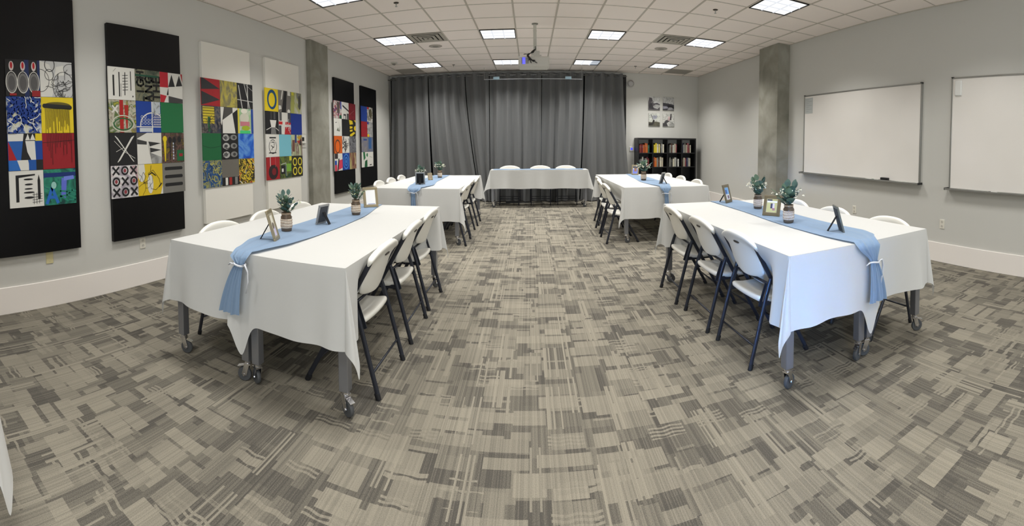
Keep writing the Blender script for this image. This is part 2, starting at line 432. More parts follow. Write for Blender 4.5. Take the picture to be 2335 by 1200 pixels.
row3((-1.11, -1.125, -1.14), (2.44, 3.145, 3.79), 180, 'aisle side of the front left table', 'chairs at the front left table', jit=(0, 1, -1))
row3((-2.12, -2.16, -2.17), (2.53, 3.22, 3.86), 0, 'wall side of the front left table', 'chairs at the front left table', jit=(-2, 1, 0))
row3((1.60, 1.575, 1.55), (2.55, 3.16, 3.79), 0, 'aisle side of the front right table', 'chairs at the front right table', jit=(1, 0, -1))
row3((2.515, 2.52, 2.53), (2.36, 3.08, 3.74), 180, 'wall side of the front right table', 'chairs at the front right table', jit=(2, -1, 0))
row3((-1.18, -1.21, -1.20), (6.15, 6.85, 7.64), 180, 'aisle side of the back left table', 'chairs at the back left table', jit=(0, -1, 1))
row3((-2.33, -2.33, -2.35), (6.72, 7.36, 8.05), 0, 'wall side of the back left table', 'chairs at the back left table')
row3((1.345, 1.37, 1.45), (6.22, 6.93, 7.60), 0, 'aisle side of the back right table', 'chairs at the back right table', jit=(1, -1, 0))
row3((2.56, 2.58, 2.58), (6.62, 7.46, 8.22), 180, 'wall side of the back right table', 'chairs at the back right table')
for x, o_ in zip((-.514, .243, .876), ('leftmost', 'middle one', 'rightmost')):
    chair(x, 10.21, -90, 'white folding chair behind the head table, %s of three' % o_, 'chairs at the head table', 1.07)

# ---------------------------------------------------------------- rolling table
def table(x0, x1, y0, y1, zt, label, group, casters=None):
    t = thing('rolling_table', label, 'table', ((x0+x1)/2, (y0+y1)/2, 0), 0, group)
    hx, hy = (x1-x0)/2, (y1-y0)/2
    b = MB().box(-hx, hx, -hy, hy, zt-.03, zt); b.build('tabletop', M_TOP, t, bevel=.004)
    b = MB().box(-hx+.05, hx-.05, -hy+.105, -hy+.125, zt-.08, zt-.03).box(-hx+.05, hx-.05, hy-.125, hy-.105, zt-.08, zt-.03)
    b.box(-hx+.105, -hx+.125, -hy+.05, hy-.05, zt-.08, zt-.03).box(hx-.125, hx-.105, -hy+.05, hy-.05, zt-.08, zt-.03)
    b.build('apron_frame', M_LEG, t)
    k = 0
    for sx in (-1, 1):
        for sy in (-1, 1):
            X, Y = sx*(hx-.036), sy*(hy-.045)
            lg = MB().box(X-.028, X+.028, Y-.028, Y+.028, .135, zt-.03).build('leg', M_LEG, t, bevel=.004)
            ang = (casters or (20, -35, 200, 150, 60, -80))[k % 4]; k += 1
            R = Matrix.Rotation(math.radians(ang), 4, 'Z')
            def place(mb):
                mb.v = [tuple(R @ Vector(p)+Vector((X, Y, 0))) for p in mb.v]; return mb
            b = MB().lathe([(.020, .118), (.022, .122), (.022, .134), (.012, .1345)], 12)
            for s in (-1, 1): b.beam((.0, s*.019, .118), (.022, s*.019, .045), .003, .032, side=(0,1,0))
            b.box(-.02, .02, -.021, .021, .108, .118)
            b.beam((.012, 0, .105), (.066, 0, .09), .03, .004)
            b.lathe([(.008, -.024), (.008, .024)], 8, (.022, 0, .045), axis='y')
            place(b).build('caster_fork', M_CHROME, lg)
            w_ = MB().lathe([(.030, -.012), (.041, -.012), (.045, -.006), (.045, .006), (.041, .012), (.030, .012)], 20, (.022, 0, .0455), axis='y')
            place(w_).build('caster_wheel', M_WHEEL, lg, smooth=True, bevel=.001)
    return t
# ---------------------------------------------------------------- tablecloth
def tablecloth(x0, x1, y0, y1, zt, d, label, group, front_ext=0., ext_side=0, inner=0, seed=1, flare=.13, chairs=''):
    """cloth over the rectangle; inner = -1/+1: the side that butts the neighbouring table (no long drop there),
    front_ext: how far the top and the front drop reach past that side"""
    r_ = random.Random(seed); ph = [r_.uniform(0, 6.28) for _ in range(8)]
    a0 = .05; rad = .012
    xa, xb = x0, x1
    if inner < 0: xa = x0-front_ext
    if inner > 0: xb = x1+front_ext
    b = MB(); NX, NY = 14, 36
    def top(u, v):
        x, y = xa+(xb-xa)*u, y0+(y1-y0)*v
        e = min(x-xa if inner >= 0 else 9, xb-x if inner <= 0 else 9, y-y0, y1-y)
        z = zt+.0012*math.sin(5*x+ph[0])*math.sin(4*y+ph[1]) if e > .03 else zt
        return (x, y, z)
    b.sheet(top, NX, NY)
    def drop(s, L, r, c0, c1):
        """outward offset at position s along an edge, depth r; c0/c1: real corners at the ends"""
        f = 0
        w0 = math.exp(-(s/.22)**2) if c0 else 0; w1 = math.exp(-((L-s)/.22)**2) if c1 else 0
        amp = .020 + .02*(w0+w1)
        edge = min(1, s/.12 if c0 else 1, (L-s)/.12 if c1 else 1); edge = max(0, edge)
        f = amp*(math.sin(s*7.3+ph[2])+.6*math.sin(s*13.7+ph[3])+.35*math.sin(s*23+ph[4]))*edge*(r/d)**1.3
        return r*a0+max(-.6*r*a0, f*.8)+.002
    def side(p0, p1, n, c0, c1, D, NS=40, extra=None, push=0):
        p0, p1 = Vector(p0), Vector(p1); L = (p1-p0).length; t = (p1-p0)/L; n = Vector(n)
        def fn(u, v):
            s = u*L; dd = D+(extra(s, L) if extra else 0)+.006*math.sin(s*9+ph[5])*min(1, s/.15 if c0 else 1, (L-s)/.15 if c1 else 1)
            win = sstep(.12, .34, s)*sstep(.12, .34, L-s) if push else 0
            dd = dd-(D-.378)*win
            r = dd*v
            o = drop(s, L, r, c0, c1)
            if push: o = o*(1-.8*win)-push*win*sstep(.0, .34, r)
            p = p0+t*s+n*o
            return (p.x, p.y, zt-r if v > 0 else zt)
        b.sheet(fn, NS, 16)
    def corner(cx, cy, n1, n2, D):
        n1, n2 = Vector(n1), Vector(n2)
        def fn(u, v):
            a = u*PI/2; m = (abs(math.cos(a))**9+abs(math.sin(a))**9)**(1/9); r = v*D/m
            h = r*(a0+flare*math.sin(2*a)**.9+.03*math.sin(6*a)*math.sin(2*a))+.002
            aa = a+.42*math.sin(2*a)+.10*math.sin(4*a)*min(1, r/D)
            aa = max(0, min(PI/2, aa)) if u in (0, 1) else aa
            dr = n1*math.cos(aa)+n2*math.sin(aa)
            z = -math.sqrt(max(0, r*r-(h*.9)**2))
            return (cx+dr.x*h, cy+dr.y*h, zt+z)
        b.sheet(fn, 24, 16)
    X = (1, 0, 0); mX = (-1, 0, 0); Y = (0, 1, 0); mY = (0, -1, 0)
    def free_end(side_sign):
        def ex(s, L):
            q = s if side_sign < 0 else L-s      # distance from the free edge
            return .20*math.exp(-((q-.085)/.060)**2)
        return ex
    ex = free_end(inner) if inner and front_ext > .05 else None
    side((xa, y0, 0), (xb, y0, 0), mY, inner >= 0, inner <= 0, d, 60, ex)
    side((xa, y1, 0), (xb, y1, 0), Y, inner >= 0, inner <= 0, d, 40, None, .20 if 'b' in chairs else 0)
    if inner <= 0: side((x1, y0, 0), (x1, y1, 0), X, True, True, d, 110, None, .23 if 'x' in chairs else 0)
    if inner >= 0: side((x0, y0, 0), (x0, y1, 0), mX, True, True, d, 110, None, .23 if 'x' in chairs else 0)
    if inner <= 0: corner(x1, y0, mY, X, d); corner(x1, y1, Y, X, d)
    if inner >= 0: corner(x0, y0, mY, mX, d); corner(x0, y1, Y, mX, d)
    o = b.build('tablecloth', M_CLOTH, smooth=True, merge=True)
    return tag(o, label, 'tablecloth', group)
ZT, ZC = .818, .8245
GT_, GC_ = 'rolling tables pushed together in pairs', 'white tablecloths over the paired tables'
def pair(name, xm, x0, x1, y0, y1, top_side, seed, ext=(.09, .09), d=.43):
    table(x0, xm-.004, y0, y1, ZT, 'silver-legged rolling table under white cloth, left one of the %s pair' % name, GT_)
    table(xm+.004, x1, y0, y1, ZT, 'silver-legged rolling table under white cloth, right one of the %s pair' % name, GT_, (150, 10, -30, 60))
    zl, zr = (ZC+.004, ZC) if top_side < 0 else (ZC, ZC+.004)
    tablecloth(x0-.012, xm-.004, y0-.012-(.014 if top_side < 0 else 0), y1+.012, zl, d, 'white tablecloth covering the left half of the %s table' % name, GC_, inner=1, front_ext=ext[0] if top_side < 0 else .02, seed=seed, chairs='x')
    tablecloth(xm+.004, x1+.012, y0-.012-(.014 if top_side > 0 else 0), y1+.012, zr, d, 'white tablecloth covering the right half of the %s table' % name, GC_, inner=-1, front_ext=ext[1] if top_side > 0 else .02, seed=seed+5, chairs='x')
pair('front left', -1.615, -2.28, -.945, 1.975, 4.19, 1, 11, (.1, .11))
pair('front right', 2.075, 1.40, 2.70, 1.965, 4.21, -1, 23, (.08, .1))
pair('back left', -1.68, -2.34, -1.03, 5.93, 8.53, 1, 31, (.06, .06), .475)
pair('back right', 2.02, 1.36, 2.67, 5.95, 8.57, -1, 43, (.06, .06), .455)
ZH = .868
table(-.915, 1.315, 9.63, 10.37-.33, ZH-.006, 'rolling table under white cloth and blue runner in front of the grey curtain', 'rolling tables pushed together in pairs')
tablecloth(-.927, 1.327, 9.618, 10.052, ZH, .43, 'white tablecloth on the head table in front of the curtain', 'white tablecloth on the head table', seed=57, chairs='b', flare=.27)
# table whose cloth corner shows at the lower left of the photo
table(-3.26, -1.612, -.44, .36, ZT, 'rolling table beside the camera under the cloth at the lower left corner', 'rolling table beside the camera')
tablecloth(-3.252, -1.60, -.452, .39, ZC, .52, 'white tablecloth corner hanging into the lower left corner of the photo', 'tablecloth beside the camera', seed=61, flare=.22)

# ---------------------------------------------------------------- blue runners tied at the front edge
def runner(label, stations, edge_y, zt, knot, tail, seed, back_y):
    """stations: (y, x_left, x_right) from the far end to the front edge; knot (x, z); tail (x_left, x_right, z)"""
    r_ = random.Random(seed); ph = [r_.uniform(0, 6.28) for _ in range(6)]
    rows = []
    S = sorted(stations, key=lambda q: -q[0])
    def interp(y):
        if y >= S[0][0]: return S[0][1:]
        for a, c in zip(S, S[1:]):
            if c[0] <= y <= a[0]:
                t = (y-c[0])/(a[0]-c[0]); t = t*t*(3-2*t)*.5+t*.5
                return (c[1]+(a[1]-c[1])*t, c[2]+(a[2]-c[2])*t)
        return S[-1][1:]
    n = 60; y_end = edge_y
    path = []   # (y, z, xl, xr, fold amplitude, outward)
    for i in range(5): path.append((back_y+.012, zt-.10+.10*i/4*.98, *interp(back_y), .003))
    for i in range(n+1):
        y = back_y-(back_y-edge_y-.01)*i/n; xl, xr = interp(y)
        g = sstep(edge_y+.75, edge_y, y)
        path.append((y, zt+.0045+.003*g, xl, xr, .003+.011*g))
    kx, kz = knot
    xl, xr = interp(edge_y)
    for i in range(1, 8):
        t = i/7; e = t*t*(3-2*t)
        path.append((edge_y-.016-.012*math.sin(t*PI/2), zt-.004+(kz-zt)*t, xl+(kx-.030-xl)*e, xr+(kx+.030-xr)*e, .012))
    tl, tr, tz = tail
    for i in range(1, 17):
        t = i/16; e = t**.75
        path.append((edge_y-.030-.012*math.sin(t*2.5), kz+(tz-kz)*t, kx-.030+(tl-kx+.030)*e, kx+.030+(tr-kx-.030)*e, .012+.004*t))
    NU = 30; b = MB(); vs = []; K = len(path)
    for i, (y, z, xl, xr, a) in enumerate(path):
        on_top = 5 <= i <= 5+n
        for j in range(NU+1):
            u = j/NU; x = xl+(xr-xl)*u
            ww = (math.sin(u*17+ph[0]+.02*i)+.7*math.sin(u*31+ph[1]-.03*i)+.5*math.sin(u*9+ph[2]+.07*i))
            if on_top: vs.append((x, y, z+a*.5*(ww+2.2)*.45))
            else: vs.append((x, y-a*.5*(ww+2.2), z))
    fs = [(i*(NU+1)+j, i*(NU+1)+j+1, (i+1)*(NU+1)+j+1, (i+1)*(NU+1)+j) for i in range(K-1) for j in range(NU)]
    b.add(vs, fs); o = b.build('table_runner', M_RUN, smooth=True)
    tag(o, label, 'table runner', 'blue table runners')
    # white ribbon round the gather, one loose end
    yk = edge_y-.045
    b = MB(); pts = [(kx+.040*math.cos(a), yk+.026*math.sin(a), kz+.004*math.sin(2*a)) for a in [2*PI*k/14 for k in range(14)]]
    b.tube(pts, .006, 6, closed=True)
    b.tube([(kx+.03, yk-.01, kz), (kx+.055, yk-.02, kz+.012), (kx+.072, yk-.015, kz-.03), (kx+.070, yk-.012, kz-.09), (kx+.052, yk-.012, kz-.16)], 1, 6, flat=(.003, .008))
    b.tube([(kx-.03, yk-.01, kz), (kx-.06, yk-.015, kz+.004), (kx-.08, yk-.005, kz-.012)], 1, 6, flat=(.003, .007))
    tag(b.build('tie_ribbon', M_RIB, o, smooth=True), 'white ribbon tied round the gathered cloth')
    return o
runner('pale blue gauze runner tied with ribbon at the front left table', [(4.19, -1.82, -1.56), (3.4, -1.82, -1.446), (2.97, -1.82, -1.437), (2.6, -1.84, -1.447), (2.27, -1.80, -1.47), (2.0, -1.70, -1.53), (1.955, -1.68, -1.545)], 1.945, ZC+.004, (-1.60, .775), (-1.765, -1.60, .465), 3, 4.20)
runner('pale blue gauze runner tied with ribbon at the front right table', [(4.22, 1.937, 2.27), (3.5, 1.93, 2.30), (2.77, 1.884, 2.264), (2.2, 1.878, 2.25), (2.05, 1.89, 2.2), (1.945, 1.905, 2.11)], 1.935, ZC+.004, (2.045, .70), (2.00, 2.165, .425), 8, 4.22)
runner('pale blue gauze runner along the back left table behind the front left table', [(8.54, -1.98, -1.66), (7.1, -1.97, -1.60), (6.35, -1.87, -1.50), (6.0, -1.80, -1.55), (5.91, -1.78, -1.58)], 5.895, ZC+.004, (-1.69, .77), (-1.72, -1.63, .46), 13, 8.54)
runner('pale blue gauze runner along the back right table near the bookcase', [(8.58, 1.98, 2.12), (7.63, 1.90, 2.215), (6.77, 1.813, 2.20), (6.29, 1.84, 2.16), (5.93, 1.885, 2.055)], 5.915, ZC+.004, (1.975, .735), (1.945, 2.02, .46), 19, 8.58)
b = MB()
def fn(u, v):
    x = -.87+2.10*u; y = 9.66+.36*v
    return (x, y, ZH+.006+.003*math.sin(x*21+v*5)*math.sin(y*30+x*3))
b.sheet(fn, 80, 12)
o = tag(b.build('table_runner', M_RUN, smooth=True), 'pale blue gauze runner laid flat across the head table before the curtain', 'table runner', 'blue table runners')
# ---------------------------------------------------------------- jars with greenery
M_GLASS = mat('jar_glass', (190, 200, 196), .06, trans=.85)
M_JAR = mat('jar_dark', (88, 74, 60), .2)
M_BURLAP = mottled('burlap', [(176,158,138), (205,190,172), (224,212,196)], 90, (1,1,2.5), .9)
M_TWINE = mat('twine', (126, 96, 68), .9)
LEAFM = [mottled('leaf_green', [(62,84,68), (82,108,86), (108,130,104)], 14, rough=.6), mottled('leaf_blue_green', [(50,78,72), (70,98,90), (96,120,108)], 14, rough=.6)]
M_FLOW = mat('small_blossom', (236, 232, 212), .7)
M_STEM = mat('stem', (96, 84, 58), .8)
def jar(x, y, z, label, bouquet_label, seed, style=0, s=1.):
    """mason jar wrapped in burlap; the greenery in it is a thing of its own"""
    r_ = random.Random(seed)
    t = thing('mason_jar', label, 'jar', (x, y, z), r_.uniform(0, 6), 'burlap wrapped jars'); t.scale = (s, s, s)
    MB().lathe([(.034, 0), (.039, .003), (.041, .012), (.042, .10), (.040, .113), (.035, .120), (.035, .140), (.037, .142), (.033, .142), (.032, .120), (.038, .095), (.038, .03)], 28, cap=False).build('jar_glass', M_JAR, t, smooth=True)
    for k in (.128, .135):
        MB().tube([(.0358*math.cos(a), .0358*math.sin(a), k+.004*a/6.28) for a in [2*PI*q/20 for q in range(21)]], .0022, 5).build('screw_thread', mat('twine_light', (178, 156, 130), .9), t, smooth=True)
    MB().lathe([(.0425, .026), (.0442, .028), (.0445, .05), (.0440, .06), (.0445, .075), (.0440, .092), (.0425, .094)], 28, cap=False).build('burlap_band', M_BURLAP, t, smooth=True)
    b = MB()
    for k in range(3):
        b.tube([(.0455*math.cos(a), .0455*math.sin(a), .085-.022*k+.003*math.sin(a*2)) for a in [2*PI*q/20 for q in range(20)]], .0012, 5, closed=True)
    for k in range(7):
        a = r_.uniform(0, 6.28); p = (.0425*math.cos(a), .0425*math.sin(a), .102+r_.uniform(-.004, .006))
        b.lathe([(.001, -.003), (.0045, 0), (.001, .003)], 8, p)
    b.build('twine_beads', M_TWINE, t)
    # bouquet
    q = thing('bouquet', bouquet_label, 'bouquet', (x, y, z+.105*s), 0, 'eucalyptus bouquets in jars'); q.scale = (s*1.28, s*1.28, s*1.08) if style == 0 else (s*1.1, s*1.1, s)
    st = MB(); lf = MB(); fl = MB()
    def leaf(p, d, L, W, up):
        d = d.normalized(); side = d.cross(up)
        if side.length < .01: side = Vector((1, 0, 0))
        side.normalize(); nrm = side.cross(d)
        vs = []; NN = 6
        for i in range(NN+1):
            t_ = i/NN; w_ = W*math.sin(PI*min(1, t_*.93+.04))**.7
            c = p+d*(L*t_)+nrm*(-L*.18*t_*t_)
            vs += [c-side*w_+nrm*(.12*W), c, c+side*w_+nrm*(.12*W)]
        fs = []
        for i in range(NN):
            for k in (0, 1): fs.append((3*i+k, 3*i+k+1, 3*i+k+4, 3*i+k+3))
        lf.add(vs, fs, r_.randrange(2))
    ns = 11
    for k in range(ns):
        a = 2*PI*k/ns+r_.uniform(-.3, .3); tilt = r_.uniform(.15, .62) if k % 3 else r_.uniform(.0, .3)
        H = r_.uniform(.105, .165) if style == 0 else r_.uniform(.11, .185)
        d = Vector((math.sin(tilt)*math.cos(a), math.sin(tilt)*math.sin(a), math.cos(tilt)))
        base_ = Vector((d.x*.012, d.y*.012, -.06)); tip = Vector((d.x, d.y, d.z))*H
        st.tube([base_, Vector((d.x*.02, d.y*.02, .025)), tip], .0014, 5)
        for m_ in range(4 if style == 0 else 6):
            t_ = .3+.7*m_/(3 if style == 0 else 5)
            p = tip*t_; az = a+(m_ % 2*2-1)*1.1+r_.uniform(-.6, .6)
            dd = d+Vector((math.cos(az), math.sin(az), .35))*.8
            if m_ == (3 if style == 0 else 5): dd = d+Vector((r_.uniform(-.2, .2), r_.uniform(-.2, .2), .2))
            L = r_.uniform(.046, .064) if style == 0 else r_.uniform(.034, .050)
            leaf(p, dd, L, L*(.36 if style == 0 else .30), Vector((0, 0, 1)))
    nf = {0: 13, 1: 4}[style]
    for k in range(nf*3):
        a = 2*PI*k/(nf*3)+r_.uniform(-.2, .2); tl = r_.uniform(.2, .75); H = r_.uniform(.11, .16)
        c = Vector((math.sin(tl)*math.cos(a), math.sin(tl)*math.sin(a), math.cos(tl)))*H
        if k % 3 == 0: st.tube([Vector((0, 0, .02)), c*.6+Vector((0, 0, .01)), c], .0009, 4)
        for m_ in range(3):
            e = c+Vector((r_.uniform(-.009, .009), r_.uniform(-.009, .009), r_.uniform(-.007, .007)))
            rr = r_.uniform(.0028, .0048)
            fl.lathe([(.0004, -rr), (rr*.85, -rr*.5), (rr, 0), (rr*.85, rr*.5), (.0004, rr)], 6, e)
    st.build('stems', M_STEM, q); lf.build('leaves', LEAFM, q, smooth=True); fl.build('blossoms', M_FLOW if style == 0 else mat('pale_bud', (196, 204, 160), .7), q, smooth=True)
ZR = ZC+.010
jar(-1.742, 2.63, ZR, 'burlap wrapped jar on the front left table, nearer one with dark leaves', 'dark eucalyptus sprig in the nearer jar of the front left table', 5, 1)
jar(-1.555, 3.50, ZR, 'burlap wrapped jar on the front left table beside the bright gold picture frame', 'green sprig in the jar beside the bright gold picture frame', 6, 1, .98)
jar(2.142, 3.547, ZR, 'burlap wrapped jar on the front right table, farther of the two', 'eucalyptus and white blossoms in the farther front right jar', 7, 0)
jar(1.976, 2.784, ZR, 'burlap wrapped jar on the front right table, nearer of the two', 'eucalyptus and white blossoms in the nearer front right jar', 8, 0, 1.05)
jar(-1.722, 7.83, ZR, 'small burlap jar at the far end of the back left table', 'white blossomed sprig at the far end of the back left table', 9, 0)
jar(-1.86, 6.95, ZR, 'burlap jar hidden behind the silver frame on the back left table', 'leafy sprig showing above the silver frame, back left table', 10, 0, .85)
jar(1.935, 7.0, ZR, 'burlap wrapped jar in the middle of the back right table', 'leafy bouquet with pale blossoms on the back right table', 12, 0, 1.1)

# ---------------------------------------------------------------- picture frames on the tables
M_GOLD = mat('frame_champagne', (158, 146, 118), .35, metal=.5)
M_SILV = mat('frame_pewter', (150, 150, 148), .35, metal=.4)
M_BKV = mat('frame_velvet', (14, 15, 20), .9)
M_GREY = mat('frame_back_grey', (58, 60, 64), .7)
def frame(x, y, deg, w_, h, label, m, photo, tilt=14, border=.02, back=None, group='photo frames on the tables', z=ZR):
    """deg: direction the picture faces (0 = +x)"""
    t = thing('photo_frame', label, 'photo frame', (x, y, z), math.radians(deg), group)
    R = Matrix.Rotation(math.radians(-tilt), 4, 'Y')
    def rot(mb):
        mb.v = [tuple(R @ Vector(p)) for p in mb.v]; return mb
    b = MB(); T_ = .014
    for q in ((-w_/2, w_/2, 0, border), (-w_/2, w_/2, h-border, h), (-w_/2, -w_/2+border, border, h-border), (w_/2-border, w_/2, border, h-border)):
        b.box(-T_/2, T_/2, q[0], q[1], q[2], q[3])
    rot(b).build('frame_border', m, t, bevel=.003)
    b = MB(); bi = border*1.0
    for q in ((-w_/2+bi, w_/2-bi, bi, bi+.004), (-w_/2+bi, w_/2-bi, h-bi-.004, h-bi), (-w_/2+bi, -w_/2+bi+.004, bi, h-bi), (w_/2-bi-.004, w_/2-bi, bi, h-bi)):
        b.box(-.002, .0045, q[0], q[1], q[2], q[3])
    rot(b).build('inner_bead', mat('bead_light', (196, 188, 164), .3, metal=.5), t)
    b = MB(); mats = [C3((226, 224, 216))]
    b.box(.0, .003, -w_/2+border, w_/2-border, border, h-border, 0)
    W, H = w_-2*border, h-2*border
    for k, (col, u0, u1, v0, v1) in enumerate(photo):
        mats.append(C3(col)); b.box(.0028, .0036+.0001*k, -w_/2+border+u0*W, -w_/2+border+u1*W, border+v0*H, border+v1*H, k+1)
    rot(b).build('photo', mats, t)
    rot(MB().box(-T_/2-.002, -.002, -w_/2+border, w_/2-border, border, h-border)).build('backing_board', back or M_BKV, t)
    top = R @ Vector((-T_/2-.003, 0, h*.62)); foot = Vector((top.x-h*.34, 0, .0))
    MB().beam(top, (foot.x, 0, .003), .030, .004).build('easel_leg', back if back is not None and back is not M_GREY else M_BKV, t)
    return t
SKY, SKIN, PAPER = (120, 172, 226), (150, 118, 104), (232, 232, 228)
frame(-1.625, 2.335, 22, .14, .215, 'champagne photo frame at the camera end of the front left table, seen edge on', M_GOLD, [((168,160,140), 0, 1, 0, 1), ((226,222,206), .2, .8, .55, .9), ((204,198,226), .3, .8, .05, .4), ((96,84,74), .3, .6, .35, .6)], 16, .024)
frame(-1.65, 3.0, 170, .13, .165, 'silver photo frame seen from behind in the middle of the front left table', M_SILV, [((200,200,200), 0, 1, 0, 1)], 14, .018, M_GREY)
frame(-1.595, 3.98, -52, .155, .205, 'gold photo frame with bright white picture at the far end of the front left table', M_GOLD, [((246,246,246), 0, 1, 0, 1), ((150,158,196), .2, .9, .0, .08)], 14, .024)
frame(-1.752, 6.50, 100, .155, .20, 'pewter photo frame with black back on the back left table', M_SILV, [((90,90,90), 0, 1, 0, 1)], 12, .022)
frame(-1.77, 7.28, -50, .09, .13, 'tiny gold photo frame in the middle of the back left table', M_GOLD, [((150,130,110), 0, 1, 0, 1)], 16, .02)
frame(2.08, 4.05, -50, .16, .20, 'brown photo frame with blue sky picture at the far end of front right table', mat('frame_bronze', (116, 108, 90), .4, metal=.4), [(SKY, 0, 1, .45, 1), ((214,216,222), .1, 1, .0, .45), ((70,100,170), .1, .5, .5, .8), ((120,100,120), .4, .8, .1, .35)], 15, .03)
frame(2.02, 3.12, -145, .165, .185, 'olive gold photo frame with a couple picture between two jars', mat('frame_olive', (122, 110, 84), .4, metal=.4), [((196,192,132), 0, 1, 0, 1), ((70,72,84), .05, .5, .82, .95), ((236,236,236), 0, 1, .72, .84), ((60,60,90), .38, .56, .3, .66), ((214,206,214), .56, .74, .34, .68), ((170,120,128), .56, .8, .16, .34)], 16, .03)
frame(2.10, 2.275, -27, .135, .20, 'thin dark photo frame seen edge on at the camera end of front right table', mat('frame_dark_silver', (104, 106, 100), .4, metal=.5), [((206,206,200), 0, 1, 0, 1)], 16, .02, M_GREY)
frame(2.11, 8.3, -118, .15, .205, 'light photo frame with blue picture at the far end of back right table', M_GOLD, [((120,132,216), 0, 1, 0, .6), ((150,110,90), .3, .8, .3, .8), ((80,80,90), 0, 1, .7, 1)], 14, .022)
frame(2.03, 6.33, 138, .13, .19, 'dark photo frame on its stand at the camera end of back right table', M_SILV, [((90,90,90), 0, 1, 0, 1)], 16, .02, M_GREY)

# ---------------------------------------------------------------- whiteboards
M_ALU = mat('aluminium', (168, 168, 164), .35, metal=.8)
M_WB = mottled('whiteboard_face', [(234,230,224), (240,236,230), (244,240,235)], .9, rough=.22, detail=2)
M_DARKP = mat('dark_plastic', (28, 28, 28), .5)
def whiteboard(y0, y1, z0, z1, label):
    t = thing('whiteboard', label, 'whiteboard', (XR, (y0+y1)/2, z0), 0, 'whiteboards on the right wall')
    h = (y1-y0)/2; H = z1-z0
    MB().box(-.022, -.002, -h+.012, h-.012, .01, H-.012).build('writing_surface', M_WB, t)
    b = MB().box(-.03, 0, -h, h, H-.02, H).box(-.03, 0, -h, -h+.02, 0, H).box(-.03, 0, h-.02, h, 0, H).box(-.03, 0, -h, h, 0, .022)
    b.build('frame', M_ALU, t, bevel=.003)
    b = MB().box(-.095, -.028, -h-.02, h+.02, 0, .008).box(-.098, -.092, -h-.02, h+.02, 0, .022)
    b.build('marker_tray', M_ALU, t, bevel=.002)
    for q in ((-.098, -.0, -h-.028, -h-.018, -.004, .026), (-.098, 0, h+.018, h+.028, -.004, .026), (-.034, 0, h-.03, h+.004, H-.004, H+.006), (-.034, 0, -h-.004, -h+.03, H-.004, H+.006)):
        MB().box(*q).build('end_cap', M_DARKP, t, bevel=.002)
    return t
whiteboard(3.365, 5.92, .985, 2.345, 'wide whiteboard beside the concrete pillar with a paper note and black eraser')
whiteboard(.75, 2.90, .955, 2.375, 'whiteboard cut by the right edge of the photo')
b = MB().box(-.0245, -.0235, 5.68-4.6, 5.895-4.6, 2.03, 2.30, 0)
for k in range(7):
    zz = 2.27-.033*k; b.box(-.0252, -.0246, 5.70-4.6+(.0 if k % 2 else .09), 5.87-4.6, zz-.003, zz, 1)
tag(b.build('paper_note', [mat('note_paper', (188, 192, 190), .8), mat('note_ink', (128, 132, 136), .8)], loc=(XR, 4.6, 0)), 'pale printed paper note in the upper corner of the wide whiteboard', 'paper note')
e = thing('board_eraser', 'black felt eraser resting on the tray of the wide whiteboard', 'eraser', (XR-.062, 3.96, .993))
MB().box(-.022, .022, -.07, .07, .014, .048).build('grip', M_DARKP, e, bevel=.006)
MB().box(-.02, .02, -.066, .066, 0, .014).build('felt', mat('felt', (50, 50, 50), .95), e)
def marker(y, z, col, label, x=XR-.065, L=.12):
    t = thing('marker', label, 'marker', (x, y, z+.008), 0, 'markers in the whiteboard trays')
    MB().lathe([(.007, -L/2), (.008, -L/2+.003), (.008, L/2-.035)], 12, (0,0,0), axis='y').build('barrel', C3((225, 225, 222)), t, smooth=True, bevel=.001)
    MB().lathe([(.0085, L/2-.035), (.0085, L/2-.004), (.006, L/2)], 12, (0,0,0), axis='y').build('cap', C3(col), t, smooth=True, bevel=.001)
marker(4.28, .993, (200, 210, 200), 'white marker lying on the tray left of the black eraser')
marker(4.14, .993, (90, 140, 110), 'green capped marker lying on the tray beside the black eraser')
marker(2.25, .963, (30, 30, 30), 'black capped marker on the tray at the right photo edge')
tag(MB().box(XR-.045, XR-.022, 2.745, 2.845, 2.14, 2.335).build('marker_holder', mat('holder_white', (232, 232, 228), .4), bevel=.012), 'white plastic holder stuck to the upper corner of the right whiteboard', 'holder')

# ---------------------------------------------------------------- outlets, thermostats, wall speaker
def outlet(side, y, z, label, col=(226, 222, 210), blank=False, w_=.075, h=.12):
    s = 1 if side < 0 else -1; x = XL if side < 0 else XR
    t = thing('wall_outlet', label, 'outlet', (x, y, z), 0, 'wall outlets')
    p = MB().box(min(0, s*.007), max(0, s*.007), -w_/2, w_/2, -h/2, h/2).build('cover_plate', mat('plate_%d' % col[2], col, .45), t, bevel=.002)
    if not blank:
        for zz in (-.027, .027):
            r = MB().lathe([(.017, 0), (.017, .0025)], 16, (s*.007 if s > 0 else -.0095, 0, zz), axis='x').build('receptacle', mat('plate_sock', (206, 202, 190), .5), p)
            MB().box(min(s*.009, s*.0104), max(s*.009, s*.0104), -.008, -.0055, zz-.002, zz+.007).box(min(s*.009, s*.0104), max(s*.009, s*.0104), .0055, .008, zz-.002, zz+.007).build('slots', M_DARKP, r)
    else:
        MB().lathe([(.003, 0), (.003, .001)], 8, (s*.007, 0, -.04), axis='x').build('screw', M_ALU, p)
    return t
outlet(-1, 1.645, .475, 'yellowed blank wall plate under the leftmost black art panel', (214, 204, 158), True)
outlet(-1, 2.767, .458, 'white wall outlet under the second black art panel')
outlet(-1, 7.06, .50, 'white wall outlet just right of the flat concrete pillar')
outlet(1, 3.0, .495, 'white wall outlet below the gap between the whiteboards')
outlet(1, 4.62, .50, 'white wall outlet below the wide whiteboard behind the table')
t = thing('thermostat', 'white thermostat with dark screen on the left wall beside the concrete pillar', 'thermostat', (XL, 6.13, 1.585))
